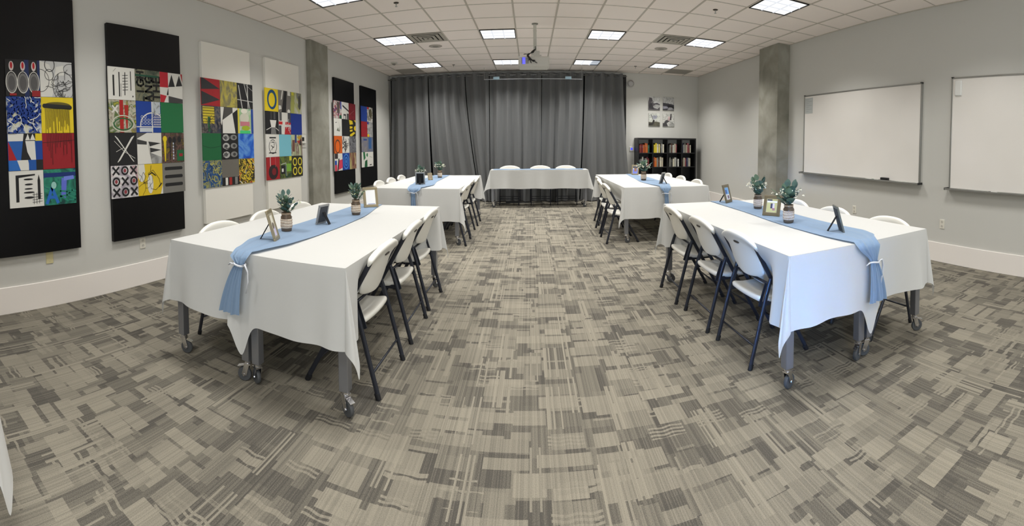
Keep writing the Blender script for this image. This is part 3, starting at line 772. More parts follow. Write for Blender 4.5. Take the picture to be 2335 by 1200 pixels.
p = MB().box(0, .01, -.14, .14, -.13, .12).build('back_plate', mat('thermo_plate', (196, 194, 186), .5), t, bevel=.004)
MB().box(.01, .035, -.10, .10, -.055, .085).build('body', mat('thermo_body', (220, 218, 210), .45), t, bevel=.006)
MB().box(.035, .037, -.035, .035, -.015, .05).build('screen', M_DARKP, t)
t = thing('wall_panel', 'small white control panel with lit blue screen between curtain and bookcase', 'control panel', (2.645, YB, 1.335))
MB().box(-.055, .055, -.02, 0, -.06, .06).build('body', mat('panel_white', (222, 222, 220), .45), t, bevel=.005)
MB().box(-.028, .028, -.0225, -.02, -.028, .028).build('screen', mat('blue_screen', (60, 70, 220), .3, emit=(.08, .1, .9), es=.7), t)
t = thing('wall_speaker', 'round white speaker high on the wall right of the curtain', 'speaker', (2.61, YB-.001, 3.045))
MB().lathe([(.105, 0), (.105, -.03), (.095, -.04)], 32, axis='y').build('housing', mat('speaker_white', (206, 204, 200), .5), t, smooth=True, bevel=.003)
MB().lathe([(.088, -.040), (.05, -.046), (.005, -.048)], 32, axis='y').build('grille', mat('speaker_grille', (188, 186, 184), .6), t, smooth=True)

# ---------------------------------------------------------------- four small prints beside the curtain
PR = [((3.095, 3.415, 2.375, 2.725), [((196,196,194), [(0,0),(1,0),(1,1),(0,1)]), ((84,80,84), [(0,.0),(1,0),(1,.45),(.75,.55),(.45,.5),(.3,.9),(.08,.95),(.0,.6)]), ((170,170,168), [(.3,.2),(.8,.08),(1,.25),(1,.4),(.6,.42)]), ((52,50,54), [(.05,.1),(.5,.05),(.3,.5),(.1,.5)]), ((150,150,150), [(.25,.55),(.5,.62),(.35,.7)])], 'top left'),
      ((3.5, 3.815, 2.375, 2.725), [((186,186,184), [(0,0),(1,0),(1,1),(0,1)]), ((60,58,64), [(0,.0),(1,0),(1,.45),(.6,.5),(0,.58)]), ((140,140,150), [(.0,.1),(.5,.15),(.4,.3),(0,.32)]), ((158,158,160), [(.4,.02),(1,.05),(.8,.25),(.55,.22)]), ((30,30,34), [(.3,.32),(1,.18),(1,.3),(.5,.4)])], 'top right'),
      ((3.105, 3.418, 1.948, 2.285), [((196,198,190), [(0,0),(1,0),(1,1),(0,1)]), ((88,86,72), [(0,0),(1,0),(1,.3),(.6,.36),(.3,.3),(0,.33)]), ((48,46,42), [(0,.05),(.4,.1),(.55,.45),(.4,.5),(.3,.25),(0,.2)]), ((150,152,162), [(.3,.8),(.75,.85),(.7,.6),(.45,.5)]), ((110,110,110), [(.15,.95),(.35,.5),(.4,.52),(.22,.95)])], 'bottom left'),
      ((3.5, 3.822, 1.948, 2.285), [((200,200,194), [(0,0),(1,0),(1,1),(0,1)]), ((70,68,70), [(0,0),(.45,0),(.35,.25),(.6,.4),(.55,.5),(.25,.48),(.1,.25),(0,.25)]), ((206,178,178), [(.45,.45),(.62,.45),(.66,.75),(.48,.8)]), ((60,56,60), [(.62,.5),(.75,.5),(.78,1),(.68,1)]), ((160,160,156), [(.5,.05),(1,.05),(1,.2),(.8,.36)])], 'bottom right')]
for (x0, x1, z0, z1), sh, nm in PR:
    t = thing('canvas_print', 'small grey abstract print above the bookcase, %s of four' % nm, 'print', (x0, YB, z0), 0, 'small prints above the bookcase')
    W, H = x1-x0, z1-z0
    MB().box(0, W, -.028, 0, 0, H).build('canvas', C3((196, 194, 188)), t)
    b = MB(); mats = []
    for k, (c, pts) in enumerate(sh):
        mats.append(mottled('print_%d_%s_%d' % (k, nm.replace(' ', '_'), c[0]), [tuple(int(q*.75) for q in c), c, tuple(min(255, int(q*1.12)) for q in c)], 14, dist=1., seed=k*3.1+x0))
        vs = [(W*a, -.0285-.0004*k, H*c_) for a, c_ in pts]; b.add(vs, [tuple(range(len(vs)))], k)
    b.build('picture', mats, t)

# ---------------------------------------------------------------- curtain
def curtain_mat():
    m = mat('curtain_grey', (100, 101, 101), .8, spec=.15, sheen=.3); return m
M_CUR = curtain_mat()
YC = YB-.19
rod = thing('curtain_rod', 'metal curtain rod running along the top of the grey curtains', 'curtain rod', (0, YC, 3.20))
MB().tube([(XL+.01, 0, 0), (2.47, 0, 0)], .012, 10).build('pole', mat('rod_metal', (150, 150, 150), .3, metal=.8), rod, smooth=True)
for x in (-3.62, -2.0, -.6, .85, 2.42):
    MB().box(x-.01, x+.01, -.005, .165, -.004, .012).build('bracket', M_ALU, rod)
def curtain(x0, x1, bx0, bx1, seed, nm, npleat):
    """hung on the rod between x0 and x1, hem between bx0 and bx1"""
    r_ = random.Random(seed); ph = [r_.uniform(0, 6.28) for _ in range(6)]; NU, NV = npleat*14, 34
    top, bot = 3.262, .02
    def fn(u, v):
        t_ = v**1.5; x = (x0+(x1-x0)*u)*(1-t_)+(bx0+(bx1-bx0)*u)*t_
        uu = u+.018*math.sin(u*9+ph[0])*v+.012*math.sin(u*23+ph[1])*v
        a = 2*PI*npleat*uu
        amp = .060+.022*math.sin(u*11+ph[2])*v
        yy = amp*math.sin(a+.5*math.sin(u*7+ph[1])*v)+.035*v*math.sin(a*.37+ph[3])+.016*v*math.sin(a*1.7+ph[4])
        x += .012*v*math.sin(a*.5+ph[5])+.012*math.sin(2*a+.5)*.6
        z = top+(bot-top)*v
        return (x, YC+yy, z+.010*math.sin(a+1)*(1-v)*(v < .02))
    o = MB().sheet(fn, NU, NV).build('curtain', M_CUR, smooth=True)
    tag(o, 'grey grommet curtain panel, %s of six from the left' % nm, 'curtain', 'grey grommet curtains')
    for k in range(npleat*2):
        u = (k+.5)/(npleat*2)*1.; x = x0+(x1-x0)*u
        pts = [(x+.004*math.sin(q), YC-.0+.022*math.cos(q), 3.20+.022*math.sin(q)) for q in [2*PI*i/12 for i in range(12)]]
        MB().tube(pts, .0035, 5, closed=True).build('grommet', M_ALU, o, smooth=True)
segs = [(-3.60, -2.62, -3.66, -2.50, 'first', 4), (-2.60, -1.66, -2.47, -1.28, 'second', 4), (-1.64, -1.04, -1.26, -1.02, 'third', 2), (-1.02, .28, -1.0, .22, 'fourth', 5), (.30, 1.34, .24, 1.22, 'fifth', 4), (1.38, 2.36, 1.26, 2.56, 'sixth', 4)]
for k, (a, b_, c, d_, nm, n) in enumerate(segs): curtain(a, b_, c, d_, 40+k, nm, n)
# hanging bar with two small pale sensors below the ceiling
t = thing('hanging_bar', 'thin white bar hung from the ceiling before the curtain with two pale clips', 'bar', (0, 10.25, 3.045))
MB().box(-1.12, 1.27, -.006, .006, -.006, .006).build('bar', mat('bar_white', (196, 200, 204), .4), t)
for x in (-1.115, 1.262): MB().tube([(x, 0, .0), (x, 0, CEIL-3.045-.002)], .004, 6).build('hanger', M_ALU, t)
for x in (-.82, .93): MB().box(x-.075, x+.075, -.012, .012, -.008, .06).build('clip', mat('clip_pale', (176, 206, 222), .4), t, bevel=.004)

# ---------------------------------------------------------------- projector
PX, PY = .078, 6.60
t = thing('projector', 'white ceiling projector on a pole with black cables hanging in the centre', 'projector', (PX, PY, CEIL))
M_PW = mat('projector_white', (200, 198, 190), .45)
MB().lathe([(.05, -.001), (.05, -.012), (.03, -.02)], 24).build('ceiling_flange', mat('flange', (140, 138, 130), .5, metal=.3), t, smooth=True, bevel=.002)
MB().lathe([(.025, -.018), (.025, -.42), (.018, -.43)], 16).lathe([(.027, -.10), (.027, -.125)], 16).build('pole', mat('pole_white', (196, 194, 184), .5), t, smooth=True, bevel=.001)
MB().box(-.06, .07, -.05, .06, -.50, -.43).box(-.015, .095, -.08, .05, -.535, -.495).build('mount_bracket', M_PW, t, bevel=.004)
MB().box(-.255, .215, -.17, .19, -.685, -.535).build('body', M_PW, t, bevel=.02)
b = MB()
for k in range(7): b.box(-.205+.016*k, -.197+.016*k, -.172, -.168, -.65, -.56)
b.build('vent', mat('vent_dark', (84, 84, 86), .6), t)
MB().box(-.195, -.150, -.1765, -.172, -.655, -.555).build('status_light', mat('violet_light', (90, 90, 240), .3, emit=(.13, .13, 1), es=.8), t, bevel=.003)  # glowing plate stands in for a blue highlight on the body
b = MB()
for k, (ex, ez) in enumerate([(-.02, -.62), (.0, -.60), (-.06, -.64), (.03, -.64), (-.1, -.60), (-.09, -.585)]):
    o = .006*k
    b.tube([(.005, -.028-o*.3, -.36), (.008, -.06-o, -.41), (-.03, -.12-o, -.475+o), (-.11, -.19, -.505-o), (-.125+o, -.215, -.54), (-.06+ex*.3, -.21, -.60+.2*o), (ex, -.172, ez)], .006, 6)
b.tube([(-.11, -.19, -.512), (-.15, -.19, -.508), (-.175, -.18, -.51)], .006, 6)
b.build('cable_bundle', mat('cable_black', (20, 20, 22), .5), t, smooth=True)
MB().lathe([(.05, .0), (.05, .03), (.035, .035)], 20, (.12, .19, -.61), axis='y').build('lens', M_DARKP, t, smooth=True, bevel=.002)

# ---------------------------------------------------------------- vents, speakers, sprinklers, detector
M_VENT = mat('vent_metal', (176, 170, 158), .5); M_VD = mat('vent_shadow', (60, 56, 50), .8)
def vent(i, j, label, h=.292):
    x = GX0+(i+.5)*GT; y = GY0+(j+.5)*GT
    t = thing('ceiling_vent', label, 'ceiling vent', (x, y, CEIL), 0, 'stepped air vents')
    MB().box(-h, h, -h, h, -.004, -.001).build('backing', M_VD, t)
    for k in range(4):
        r = h-.073*k; q = max(0, r-.050); z0 = -.008-.005*k; b = MB()
        for x_0, x_1, y_0, y_1 in ((-r, r, -r, -q), (-r, r, q, r), (-r, -q, -q, q), (q, r, -q, q)): b.box(x_0, x_1, y_0, y_1, z0-.003, z0)
        b.build('louver_ring', M_VENT, t)
vent(-3, 2, 'square stepped air vent beside the left light of the projector row')
vent(4, 2, 'square stepped air vent beside the right light of the projector row')
def grille(x, y, label):
    t = thing('return_grille', label, 'ceiling grille', (x, y, CEIL), 0, 'flat ceiling grilles')
    MB().box(-.29, .29, -.29, .29, -.006, -.001).build('panel', mat('grille_panel', (150, 144, 134), .8), t)
    b = MB()
    for k in range(14): b.box(-.28, .28, -.27+.04*k, -.262+.04*k, -.009, -.005)
    b.build('slats', mat('grille_slat', (166, 160, 150), .7), t)
grille(GX0-4.5*GT, GY0+7.5*GT-.2+.2, 'darker flat grille in the ceiling at the far left corner')
grille(GX0+6.5*GT, GY0+7.5*GT, 'darker flat grille in the ceiling at the far right corner')
def cspeaker(x, y, label):
    t = thing('ceiling_speaker', label, 'speaker', (x, y, CEIL), 0, 'round ceiling speakers')
    MB().lathe([(.125, -.001), (.125, -.006), (.113, -.010)], 32).build('rim', mat('spk_rim', (176, 168, 158), .6), t, smooth=True, bevel=.001)
    MB().lathe([(.112, -.009), (.004, -.011)], 32).build('grille', mat('spk_grille', (146, 140, 130), .8), t)
cspeaker(-1.77, 7.82, 'round ceiling speaker behind the left air vent'); cspeaker(2.52, 7.90, 'round ceiling speaker behind the right air vent')
M_SPR = mat('sprinkler_bronze', (70, 60, 48), .4, metal=.6)
def sprinkler(x, y, label, s=1.):
    t = thing('sprinkler', label, 'sprinkler', (x, y, CEIL), 0, 'ceiling sprinklers')
    MB().lathe([(.036*s, -.001), (.034*s, -.006), (.012*s, -.012)], 18).build('escutcheon', M_SPR, t, smooth=True, bevel=.001)
    MB().lathe([(.008, -.010), (.008, -.03), (.004, -.045)], 10).build('nozzle', M_ALU, t, smooth=True, bevel=.001)
    MB().lathe([(.004, -.048), (.017, -.050), (.017, -.052), (.004, -.053)], 14).build('deflector', M_ALU, t)
sprinkler(-1.72, 5.30, 'dark sprinkler head near the top edge left of centre'); sprinkler(2.49, 5.34, 'dark sprinkler head near the top edge right of centre')
sprinkler(-1.78, 9.75, 'tiny sprinkler head before the curtain on the left'); sprinkler(2.505, 9.85, 'tiny sprinkler head before the curtain on the right')
t = thing('smoke_detector', 'round white smoke detector in the far left ceiling corner', 'smoke detector', (-3.01, 9.06, CEIL))
MB().lathe([(.075, -.001), (.075, -.015), (.06, -.022)], 24).build('base', mat('det_white', (206, 202, 192), .5), t, smooth=True, bevel=.002)
MB().lathe([(.035, -.02), (.032, -.05), (.015, -.06)], 18).build('sensor', mat('det_grey', (140, 136, 128), .5), t, smooth=True, bevel=.002)
for s in (-1, 1): MB().box(s*.045-.004, s*.045+.004, -.03, .03, -.04, -.02).build('guard', mat('det_white2', (196, 192, 182), .5), t)

# ---------------------------------------------------------------- bookcase and books
BX0, BX1, BZ = 2.715, 4.315, 1.625; BD = .39
t = thing('bookcase', 'black cube bookcase full of books in the far right corner', 'bookcase', ((BX0+BX1)/2, YB-BD/2-.02, 0))
M_BC = mat('bookcase_black', (18, 18, 20), .45)
hw = (BX1-BX0)/2; hd = BD/2
for s in (-1, 1): MB().box(s*hw-.025 if s > 0 else -hw-.0, hw if s > 0 else -hw+.025, -hd, hd, 0, BZ-.04).build('side_panel', M_BC, t, bevel=.002)
MB().box(-hw, hw, -hd, hd, BZ-.04, BZ).build('top_panel', M_BC, t, bevel=.002)
shelves = [BZ-.04-.345*(k+1)-.02*k for k in range(4)]
for z in shelves: MB().box(-hw+.025, hw-.025, -hd+.01, hd, z-.02, z).build('shelf', M_BC, t, bevel=.001)
for k in (1, 2, 3):
    x = -hw+2*hw*k/4
    MB().box(x-.01, x+.01, -hd+.01, hd, shelves[-1], BZ-.04).build('divider', M_BC, t)
# open back behind the top row: pale wall shows through slots
MB().box(-hw+.02, hw-.02, hd-.008, hd, .0, BZ-.15).build('back_panel', M_BC, t)
cols = {'dark red': (110,34,34), 'brick red': (142,52,40), 'orange': (206,108,34), 'rust': (160,72,30), 'dark green': (22,76,58), 'yellow': (206,186,44), 'pale yellow': (214,200,120), 'cream': (206,200,178), 'light grey': (176,176,168), 'grey': (128,128,122), 'brown': (92,64,52), 'navy': (36,40,78), 'white': (214,214,208), 'pink': (150,84,88), 'maroon': (92,30,40), 'beige': (182,172,150), 'dark grey': (62,62,62)}
rowsB = [[['dark red','brick red','dark red','orange','rust','orange','dark green'], ['yellow','yellow','cream','pale yellow','dark grey','light grey','cream'], ['grey','brown','light grey','beige','pink'], ['navy','light grey','grey','beige','pink','dark red','cream']],
         [['dark grey','grey','light grey','dark grey','grey','maroon','dark red'], ['rust','orange','grey','brown','cream','beige'], ['grey','dark grey','cream','light grey','dark grey','white'], ['brown','beige','pink','navy','light grey','cream']]]
ordn = ['first', 'second', 'third', 'fourth', 'fifth', 'sixth', 'seventh', 'eighth']
seen = 0; rb = random.Random(4)
for r, shelf_rows in enumerate(rowsB):
    z = shelves[r]
    for c_, names in enumerate(shelf_rows):
        xl = BX0+.025+(BX1-BX0-.05)*c_/4+.02; x = xl+(.05 if (r, c_) in ((0,2),(1,2)) else 0)
        for k, nm in enumerate(names):
            th = rb.uniform(.030, .047); hgt = rb.uniform(.20, .26); dp = rb.uniform(.17, .22)
            yb = YB-.02-BD+.035+rb.uniform(0, .03)
            o = thing('book', '%s book, %s from the left in %s cube, %s shelf' % (nm, ordn[k], ordn[c_], ['top', 'second'][r]), 'book', (x, yb, z+.0005), 0, 'books in the black bookcase')
            cv = mat('book_'+nm.replace(' ', '_'), cols[nm], .6)
            MB().box(0, th, 0, .004, 0, hgt).box(0, .003, 0, dp, 0, hgt).box(th-.003, th, 0, dp, 0, hgt).build('cover', cv, o)
            MB().box(.003, th-.003, .004, dp-.004, .003, hgt-.004).build('pages', C3((220, 214, 196)), o)
            MB().box(th*.2, th*.8, -.0008, 0, hgt*.62, hgt*.80).build('spine_label', C3(tuple(int(min(255, q*.6+60)) for q in cols[nm])), o)
            x += th+.002
# cable and black power strip on the floor by the curtain
b = MB(); r_ = random.Random(2)
for k in range(3):
    b.tube([(-1.15+.15*k, 10.35, .008), (-.7, 10.2+.05*k, .008), (-.3, 10.38-.04*k, .02), (.1+.1*k, 10.42, .008)], .006, 6)
b.box(-.62, -.25, 10.40, 10.46, 0, .04)
tag(b.build('power_strip', M_DARKP), 'black power strip and cables on the floor under the head table', 'power strip')
# ---------------------------------------------------------------- painted art panels on the left wall
BLK, WHT, RED, YEL, BLU, GRN, GRY = (26,26,28), (222,220,212), (168,24,32), (228,200,30), (18,58,140), (26,110,62), (120,118,112)
SQ = .345
def rect(a0, a1, c0, c1): return [(a0,c0),(a1,c0),(a1,c1),(a0,c1)]
def P(col, pts): return ('p', col, pts)
def Lw(col, w_, *pts): return ('l', col, w_, list(pts))
def Rg(col, cx, cy, rx, ry, w_): return ('r', col, cx, cy, rx, ry, w_)
def El(col, cx, cy, rx, ry): return ('e', col, cx, cy, rx, ry)
def Nz(cols, scale=10, stretch=(1,1,1), dist=1.5, const=False): return ('n', cols, scale, stretch, dist, const)
GL = {'L': [[(0,1),(0,0),(.8,0)]], 'I': [[(.4,0),(.4,1)]], 'G': [[(.9,.8),(.5,1),(.1,.8),(0,.4),(.3,0),(.8,.1),(.9,.45),(.5,.45)]], 'H': [[(0,0),(0,1)],[(.8,0),(.8,1)],[(0,.5),(.8,.5)]],
      'T': [[(0,1),(.9,1)],[(.45,1),(.45,0)]], 'A': [[(0,0),(.4,1),(.8,0)],[(.15,.38),(.65,.38)]], 'N': [[(0,0),(0,1),(.8,0),(.8,1)]], 'E': [[(.8,1),(0,1),(0,0),(.8,0)],[(0,.5),(.6,.5)]],
      'X': [[(0,0),(.9,1)],[(0,1),(.9,0)]], 'R': [[(0,0),(0,1),(.7,.9),(.7,.55),(0,.5),(.8,0)]], 'S': [[(.8,.9),(.3,1),(0,.75),(.7,.4),(.6,.05),(0,.1)]]}
def text_up(word, x, y0, size, adv, col, w_):
    """letters reading upwards (rotated a quarter turn)"""
    out = []
    for k, ch in enumerate(word):
        for st in GL[ch]: out.append(Lw(col, w_, *[(x-q*size, y0+k*adv+p*size*.85) for p, q in st]))
    return out
def text(word, x, y, size, adv, col, w_):
    return [Lw(col, w_, *[(x+k*adv+p*size, y+q*size) for p, q in st]) for k, ch in enumerate(word) for st in GL[ch]]
def canvas(parent, y, z, spec, k, bg):
    """one painted square; (y, z) is its lower left corner relative to the panel, seen from the room"""
    b = MB(); mats = []; q = SQ-.003; x0 = .012
    def mi(m):
        if m not in mats: mats.append(m)
        return mats.index(m)
    if bg[0] == 'n':
        base_m = mottled('paint_mix_%s_%d' % (parent.name, k), bg[1], bg[2], bg[3], .6, 5, bg[4], const=bg[5], seed=k*2.3+len(parent.name))
    else: base_m = C3(bg)
    b.box(0, x0, 0, q, 0, q, mi(base_m))
    lay = [0]
    def pt(p): lay[0] += 0; return (x0+.0006+.00025*lay[0], min(1, max(0, p[0]))*q, min(1, max(0, p[1]))*q)
    for s in spec:
        lay[0] += 1
        if s[0] == 'p':
            vs = [pt(p) for p in s[2]]; m = s[1]
            mm = mottled('mix_%s_%d_%d' % (parent.name, k, lay[0]), s[1][1], s[1][2], s[1][3], .6, 5, s[1][4], const=s[1][5], seed=lay[0]*1.3+k) if s[1][0] == 'n' else C3(s[1])
            b.add(vs, [tuple(range(len(vs)))], mi(mm))
        elif s[0] == 'l':
            pts = s[3]; w_ = s[2]/2
            for a, c in zip(pts, pts[1:]):
                d = Vector((c[0]-a[0], c[1]-a[1])); L = d.length
                if L < 1e-5: continue
                d /= L; n = Vector((-d.y, d.x))*w_; e = d*w_*.5
                b.add([pt((a[0]-e.x+n.x, a[1]-e.y+n.y)), pt((a[0]-e.x-n.x, a[1]-e.y-n.y)), pt((c[0]+e.x-n.x, c[1]+e.y-n.y)), pt((c[0]+e.x+n.x, c[1]+e.y+n.y))], [(0,1,2,3)], mi(C3(s[1])))
        elif s[0] == 'r':
            _, col, cx, cy, rx, ry, w_ = s; N_ = 28; vs = []
            for i in range(N_):
                a = 2*PI*i/N_
                for f in (0, 1): vs.append(pt((cx+(rx-w_*f)*math.cos(a), cy+(ry-w_*f)*math.sin(a))))
            b.add(vs, [(2*i, 2*((i+1) % N_), 2*((i+1) % N_)+1, 2*i+1) for i in range(N_)], mi(C3(col)))
        elif s[0] == 'e':
            _, col, cx, cy, rx, ry = s; N_ = 24
            b.add([pt((cx+rx*math.cos(2*PI*i/N_), cy+ry*math.sin(2*PI*i/N_))) for i in range(N_)], [tuple(range(N_))], mi(C3(col)))
    o = b.build('painted_canvas', mats, parent, flipfix=False)
    o.location = (.045, y, z)
    return o
def scribble(seed, n, col, w_, box=(0,1,0,1), step=.25, k=5):
    r_ = random.Random(seed); out = []
    for _ in range(n):
        x, y = r_.uniform(box[0], box[1]), r_.uniform(box[2], box[3]); pts = [(x, y)]; a = r_.uniform(0, 6.28)
        for _ in range(k):
            a += r_.uniform(-.9, .9); x += step*.3*math.cos(a); y += step*.3*math.sin(a); pts.append((x, y))
        out.append(Lw(col, w_, *pts))
    return out
def panel(y0, y1, z0, z1, label, board, art_y, art_z, cells):
    t = thing('art_panel', label, 'art panel', (XL, y0, z0), 0, 'tall painted art panels')
    MB().box(.001, .045, 0, y1-y0, 0, z1-z0).build('board', mat('board_%d' % board[0], board, .4, spec=.3), t, bevel=.002)
    k = 0
    for r, row in enumerate(cells):
        for c_, (bg, spec) in enumerate(row):
            canvas(t, art_y-y0+c_*SQ, art_z-z0+(3-r)*SQ, spec, k, bg); k += 1
    return t
# --- individual paintings
def feet_paint():
    s = [P((20,40,90), rect(.55,.68,0,1)), P((20,40,90), rect(.93,1,0,1))]
    for cx in (.17, .50, .82):
        s += [El((120,118,116), cx, .36, .15, .27), Rg(WHT, cx, .38, .17, .30, .02), El((88,86,86), cx, .36, .10, .20), El((214,200,196), cx, .82, .07, .13), El((186,20,30), cx, .84, .035, .09)]
    return (BLK, s+[P((150,26,30), rect(.75,1,.0,.16)), P((150,26,30), rect(.1,.3,.02,.08))])
map_p = ((196,196,194), [P(WHT, [(0,0),(.35,0),(.45,.35),(.3,.9),(0,1)]), P(WHT, [(.45,.6),(.75,.62),(.72,.9),(.5,.85)]), Rg(BLK, .0, .45, .28, .32, .015), Rg(BLK, .28, .62, .14, .16, .015), Rg(BLK, .72, .3, .34, .42, .014), Rg(BLK, .95, .8, .22, .16, .012), Rg(BLK, .3, .9, .16, .2, .02)]+scribble(3, 26, BLK, .012, (.35,.95,.05,.5), .22))
blue_sw = (Nz([(206,204,170), (214,216,210), (40,86,156), (24,66,142)], 9, dist=.6), scribble(5, 46, (20,58,140), .055, (0,1,0,1), .42, 6)+scribble(6, 10, (236,236,226), .02, (0,1,0,1), .3, 4))
drips = random.Random(3)
yel_drip = (YEL, [El((96,84,20), .5, .77, .42, .10), P(BLK, [(.1,.70),(.9,.66),(.9,.78),(.1,.82)]), El(BLK, .1, .76, .06, .06), El(BLK, .9, .72, .06, .06)]+[Lw((40,32,16), .012, (.12+.035*i, .72), (.125+.035*i, max(0, drips.uniform(-.3, .45)))) for i in range(22)])
red_drip = ((150,22,32), [Lw(BLK, .012, (0,.74), (.4,.76), (1,.80))]+[Lw((50,18,18), .012, (.15+.05*i, 1), (.15+.05*i, drips.uniform(.1, .8))) for i in range(16)])
geo_blue = ((34,92,170), [P(WHT, rect(0,.46,.80,1)), P(RED, [(0,.8),(0,.28),(.24,.28)]), P(BLK, [(.46,1),(.62,1),(.66,.28),(.36,.28)]), P(WHT, [(.5,.8),(.78,.8),(.80,.28),(.66,.28),(.55,.5)]), P(BLK, rect(.46,.8,.8,1)), P(WHT, [(.5,.82),(.58,1),(.64,.82)]), P(WHT, [(.64,.82),(.72,1),(.8,.82)]), P(YEL, rect(.8,1,.8,1)), P((20,66,150), rect(.82,1,.28,.8)), P(WHT, [(.24,.28),(.34,0),(.62,0),(.56,.28)]), P((24,84,164), rect(.58,.8,0,.28)), P(BLK, rect(.8,1,0,.28)), P((38,104,184), [(0,0),(.34,0),(.24,.28),(0,.28)])])
face_p = (WHT, [P(BLK, rect(.18,.27,.15,.82)), P(BLK, [(.18,.80),(.75,.86),(.75,.90),(.18,.88)]), P(BLK, [(.82,.2),(.9,.2),(.9,.72),(.86,.88),(.82,.72)]), El(BLK, .55, .76, .14, .025), El(BLK, .56, .62, .12, .025), El(BLK, .55, .50, .12, .02), El(BLK, .56, .40, .16, .025), El(BLK, .56, .26, .14, .03)]+[Lw(BLK, .01, (.65,.12+.07*i), (.95,.14+.07*i)) for i in range(4)]+[Lw(BLK, .01, (.7+.08*i,.08), (.7+.08*i,.38)) for i in range(3)])
teal_p = (Nz([(14,60,58), (26,110,90), (44,140,112), (10,44,84)], 7), [P((14,44,110), rect(0,1,.78,.9)), P((96,110,206), [(.52,.2),(.66,.15),(.72,.72),(.55,.75)]), P((112,130,220), [(.62,.66),(.95,.7),(.93,.8),(.62,.78)])]+text('A', .08, .06, .42, .4, (36,104,190), .09)+text('RS', .5, .08, .3, .28, (36,130,110), .05)+[El((150,200,190), .3, .55, .08, .1)])
black_strokes = (WHT, [P(BLK, rect(.16,.22,.12,.75)), P(BLK, rect(.38,.42,.10,.85)), Lw(BLK, .03, (.6,.15),(.62,.85)), P(BLK, rect(.82,.85,.3,.9))]+[Lw(BLK, .016, (.52,.3+.09*i), (.72,.32+.09*i)) for i in range(6)]+[Lw(GRY, .012, (.18,.85), (.28,.95)), Lw(BLK, .012, (.45,.1),(.46,.5)), El(BLK, .9, .12, .02, .03)])
light_txt = (Nz([(86,84,60), (130,128,104), (96,100,84), (40,60,50)], 8), text_up('LIGHT', .33, -.05, .27, .26, (22,24,22), .065)+text_up('ANG', .66, .0, .27, .30, (20,22,22), .065)+text_up('THE', .98, .05, .27, .29, (24,24,24), .065)+[P((30,80,60), rect(.0,.95,.78,.84))])
tri_red = (WHT, [P((186,34,48), rect(0,.36,.5,1)), P((40,40,42), [(.36,.52),(.52,.95),(.66,.55)]), P((40,40,42), [(.70,.56),(.86,.95),(1,.6)]), P(RED, [(.92,1),(1,1),(1,.7)]), P((186,34,48), [(0,.26),(.28,.22),(.16,0),(0,0)]), P((66,64,64), [(.36,.22),(1,.14),(1,0),(.36,0)]), P(BLK, [(.28,.25),(.36,.5),(.36,.25)])])
xmulti = (Nz([(170,160,60), (120,110,90), (196,190,170), (60,96,50), (206,190,60)], 8), [P((170,28,26), rect(.38,.52,.0,1)), P((170,40,30), [(.55,.85),(.72,.85),(.66,.1),(.62,.1)]), Rg((34,96,52), .5, .26, .36, .2, .04), Rg((206,208,190), .5, .28, .42, .26, .03)]+text('X', .12, .62, .2, .2, WHT, .05))
blue_arc = ((20,62,150), [P((20,62,150), rect(0,1,0,1)), Rg(WHT, .66, .24, .52, .42, .04), P((20,62,150), rect(0,.99,0,.2)), P(WHT, rect(0,1,.17,.20)), P(WHT, rect(.62,.66,0,1)), P((190,196,200), rect(.66,.98,.62,1)), P((200,206,210), rect(.12,.62,.02,.15))]+[Rg((200,206,214), .22+.13*(i % 4), .3+.1*(i//4), .05, .045, .015) for i in range(10) if (.22+.13*(i % 4)) < .62]+[Lw(WHT, .03, (.7+.06*i, .24+.08*j), (.72+.06*i, .28+.08*j)) for i in range(5) for j in range(5)]+scribble(9, 6, GRY, .012, (.7,.95,.66,.95), .12))
green_p = (GRN, [])
x_blk = (BLK, [Lw(WHT, .022, (.18+.02*i, .90-.015*i), (.86-.02*i, .10+.02*i)) for i in range(5)]+[Lw(WHT, .022, (.25+.02*i, .10+.015*i), (.80+.02*i, .86+.01*i)) for i in range(5)]+[Lw(WHT, .014, (.14,.75), (.5,.42), (.9,.2)), Lw(WHT, .014, (.2,.42), (.5,.55))])
bw_tri = (WHT, [P((86,84,82), [(0,1),(.4,1),(0,.82)]), P((60,60,60), [(0,.8),(.38,.72),(.38,.62),(0,.64)]), P((48,48,48), [(.45,.72),(.97,.66),(.5,.56)]), P((48,48,48), [(.5,.52),(.98,.44),(.52,.36)]), P(Nz([(40,40,40),(120,120,118),(190,190,186)], 4), [(.5,.36),(1,.2),(1,0),(.58,0)]), Lw(GRY, .01, (.44,.62), (.58,0))])
drip4 = (Nz([(70,50,44), (110,80,70), (50,44,40), (130,110,40)], 12), [P(YEL, [(.08,.74),(.2,.74),(.16,.05),(.12,.05)]), El(YEL, .14, .8, .09, .1), El(BLK, .36, .76, .08, .11), El(BLK, .56, .76, .08, .11), El(BLK, .78, .78, .08, .11), P((24,96,56), rect(.66,.98,.05,.42)), P((150,30,40), rect(.76,.92,.2,.3))]+[Lw((190,200,214), .05, (.5, .12+.1*i), (.5, .16+.1*i)) for i in range(6)]+[Lw(BLK, .03, (.36,.7), (.36,.1)), Lw(BLK, .03, (.56,.7), (.58,.3))])
def xox():
    s = []
    g = [['X','O','X'],['O','X','O'],['X','O','X']]
    for r in range(3):
        for c_ in range(3):
            cx, cy = .17+.33*c_, .84-.33*r
            if g[r][c_] == 'O': s += [Rg(BLK, cx, cy, .14, .14, .055), El((150,60,66) if (r+c_) % 2 else WHT, cx, cy, .05, .06)]
            else: s += [Lw(BLK, .06, (cx-.11, cy-.11), (cx+.11, cy+.11)), Lw(BLK, .06, (cx-.11, cy+.11), (cx+.11, cy-.11))]
    return (Nz([(206,204,204), (160,150,160), (226,224,222), (150,80,96)], 5), s)
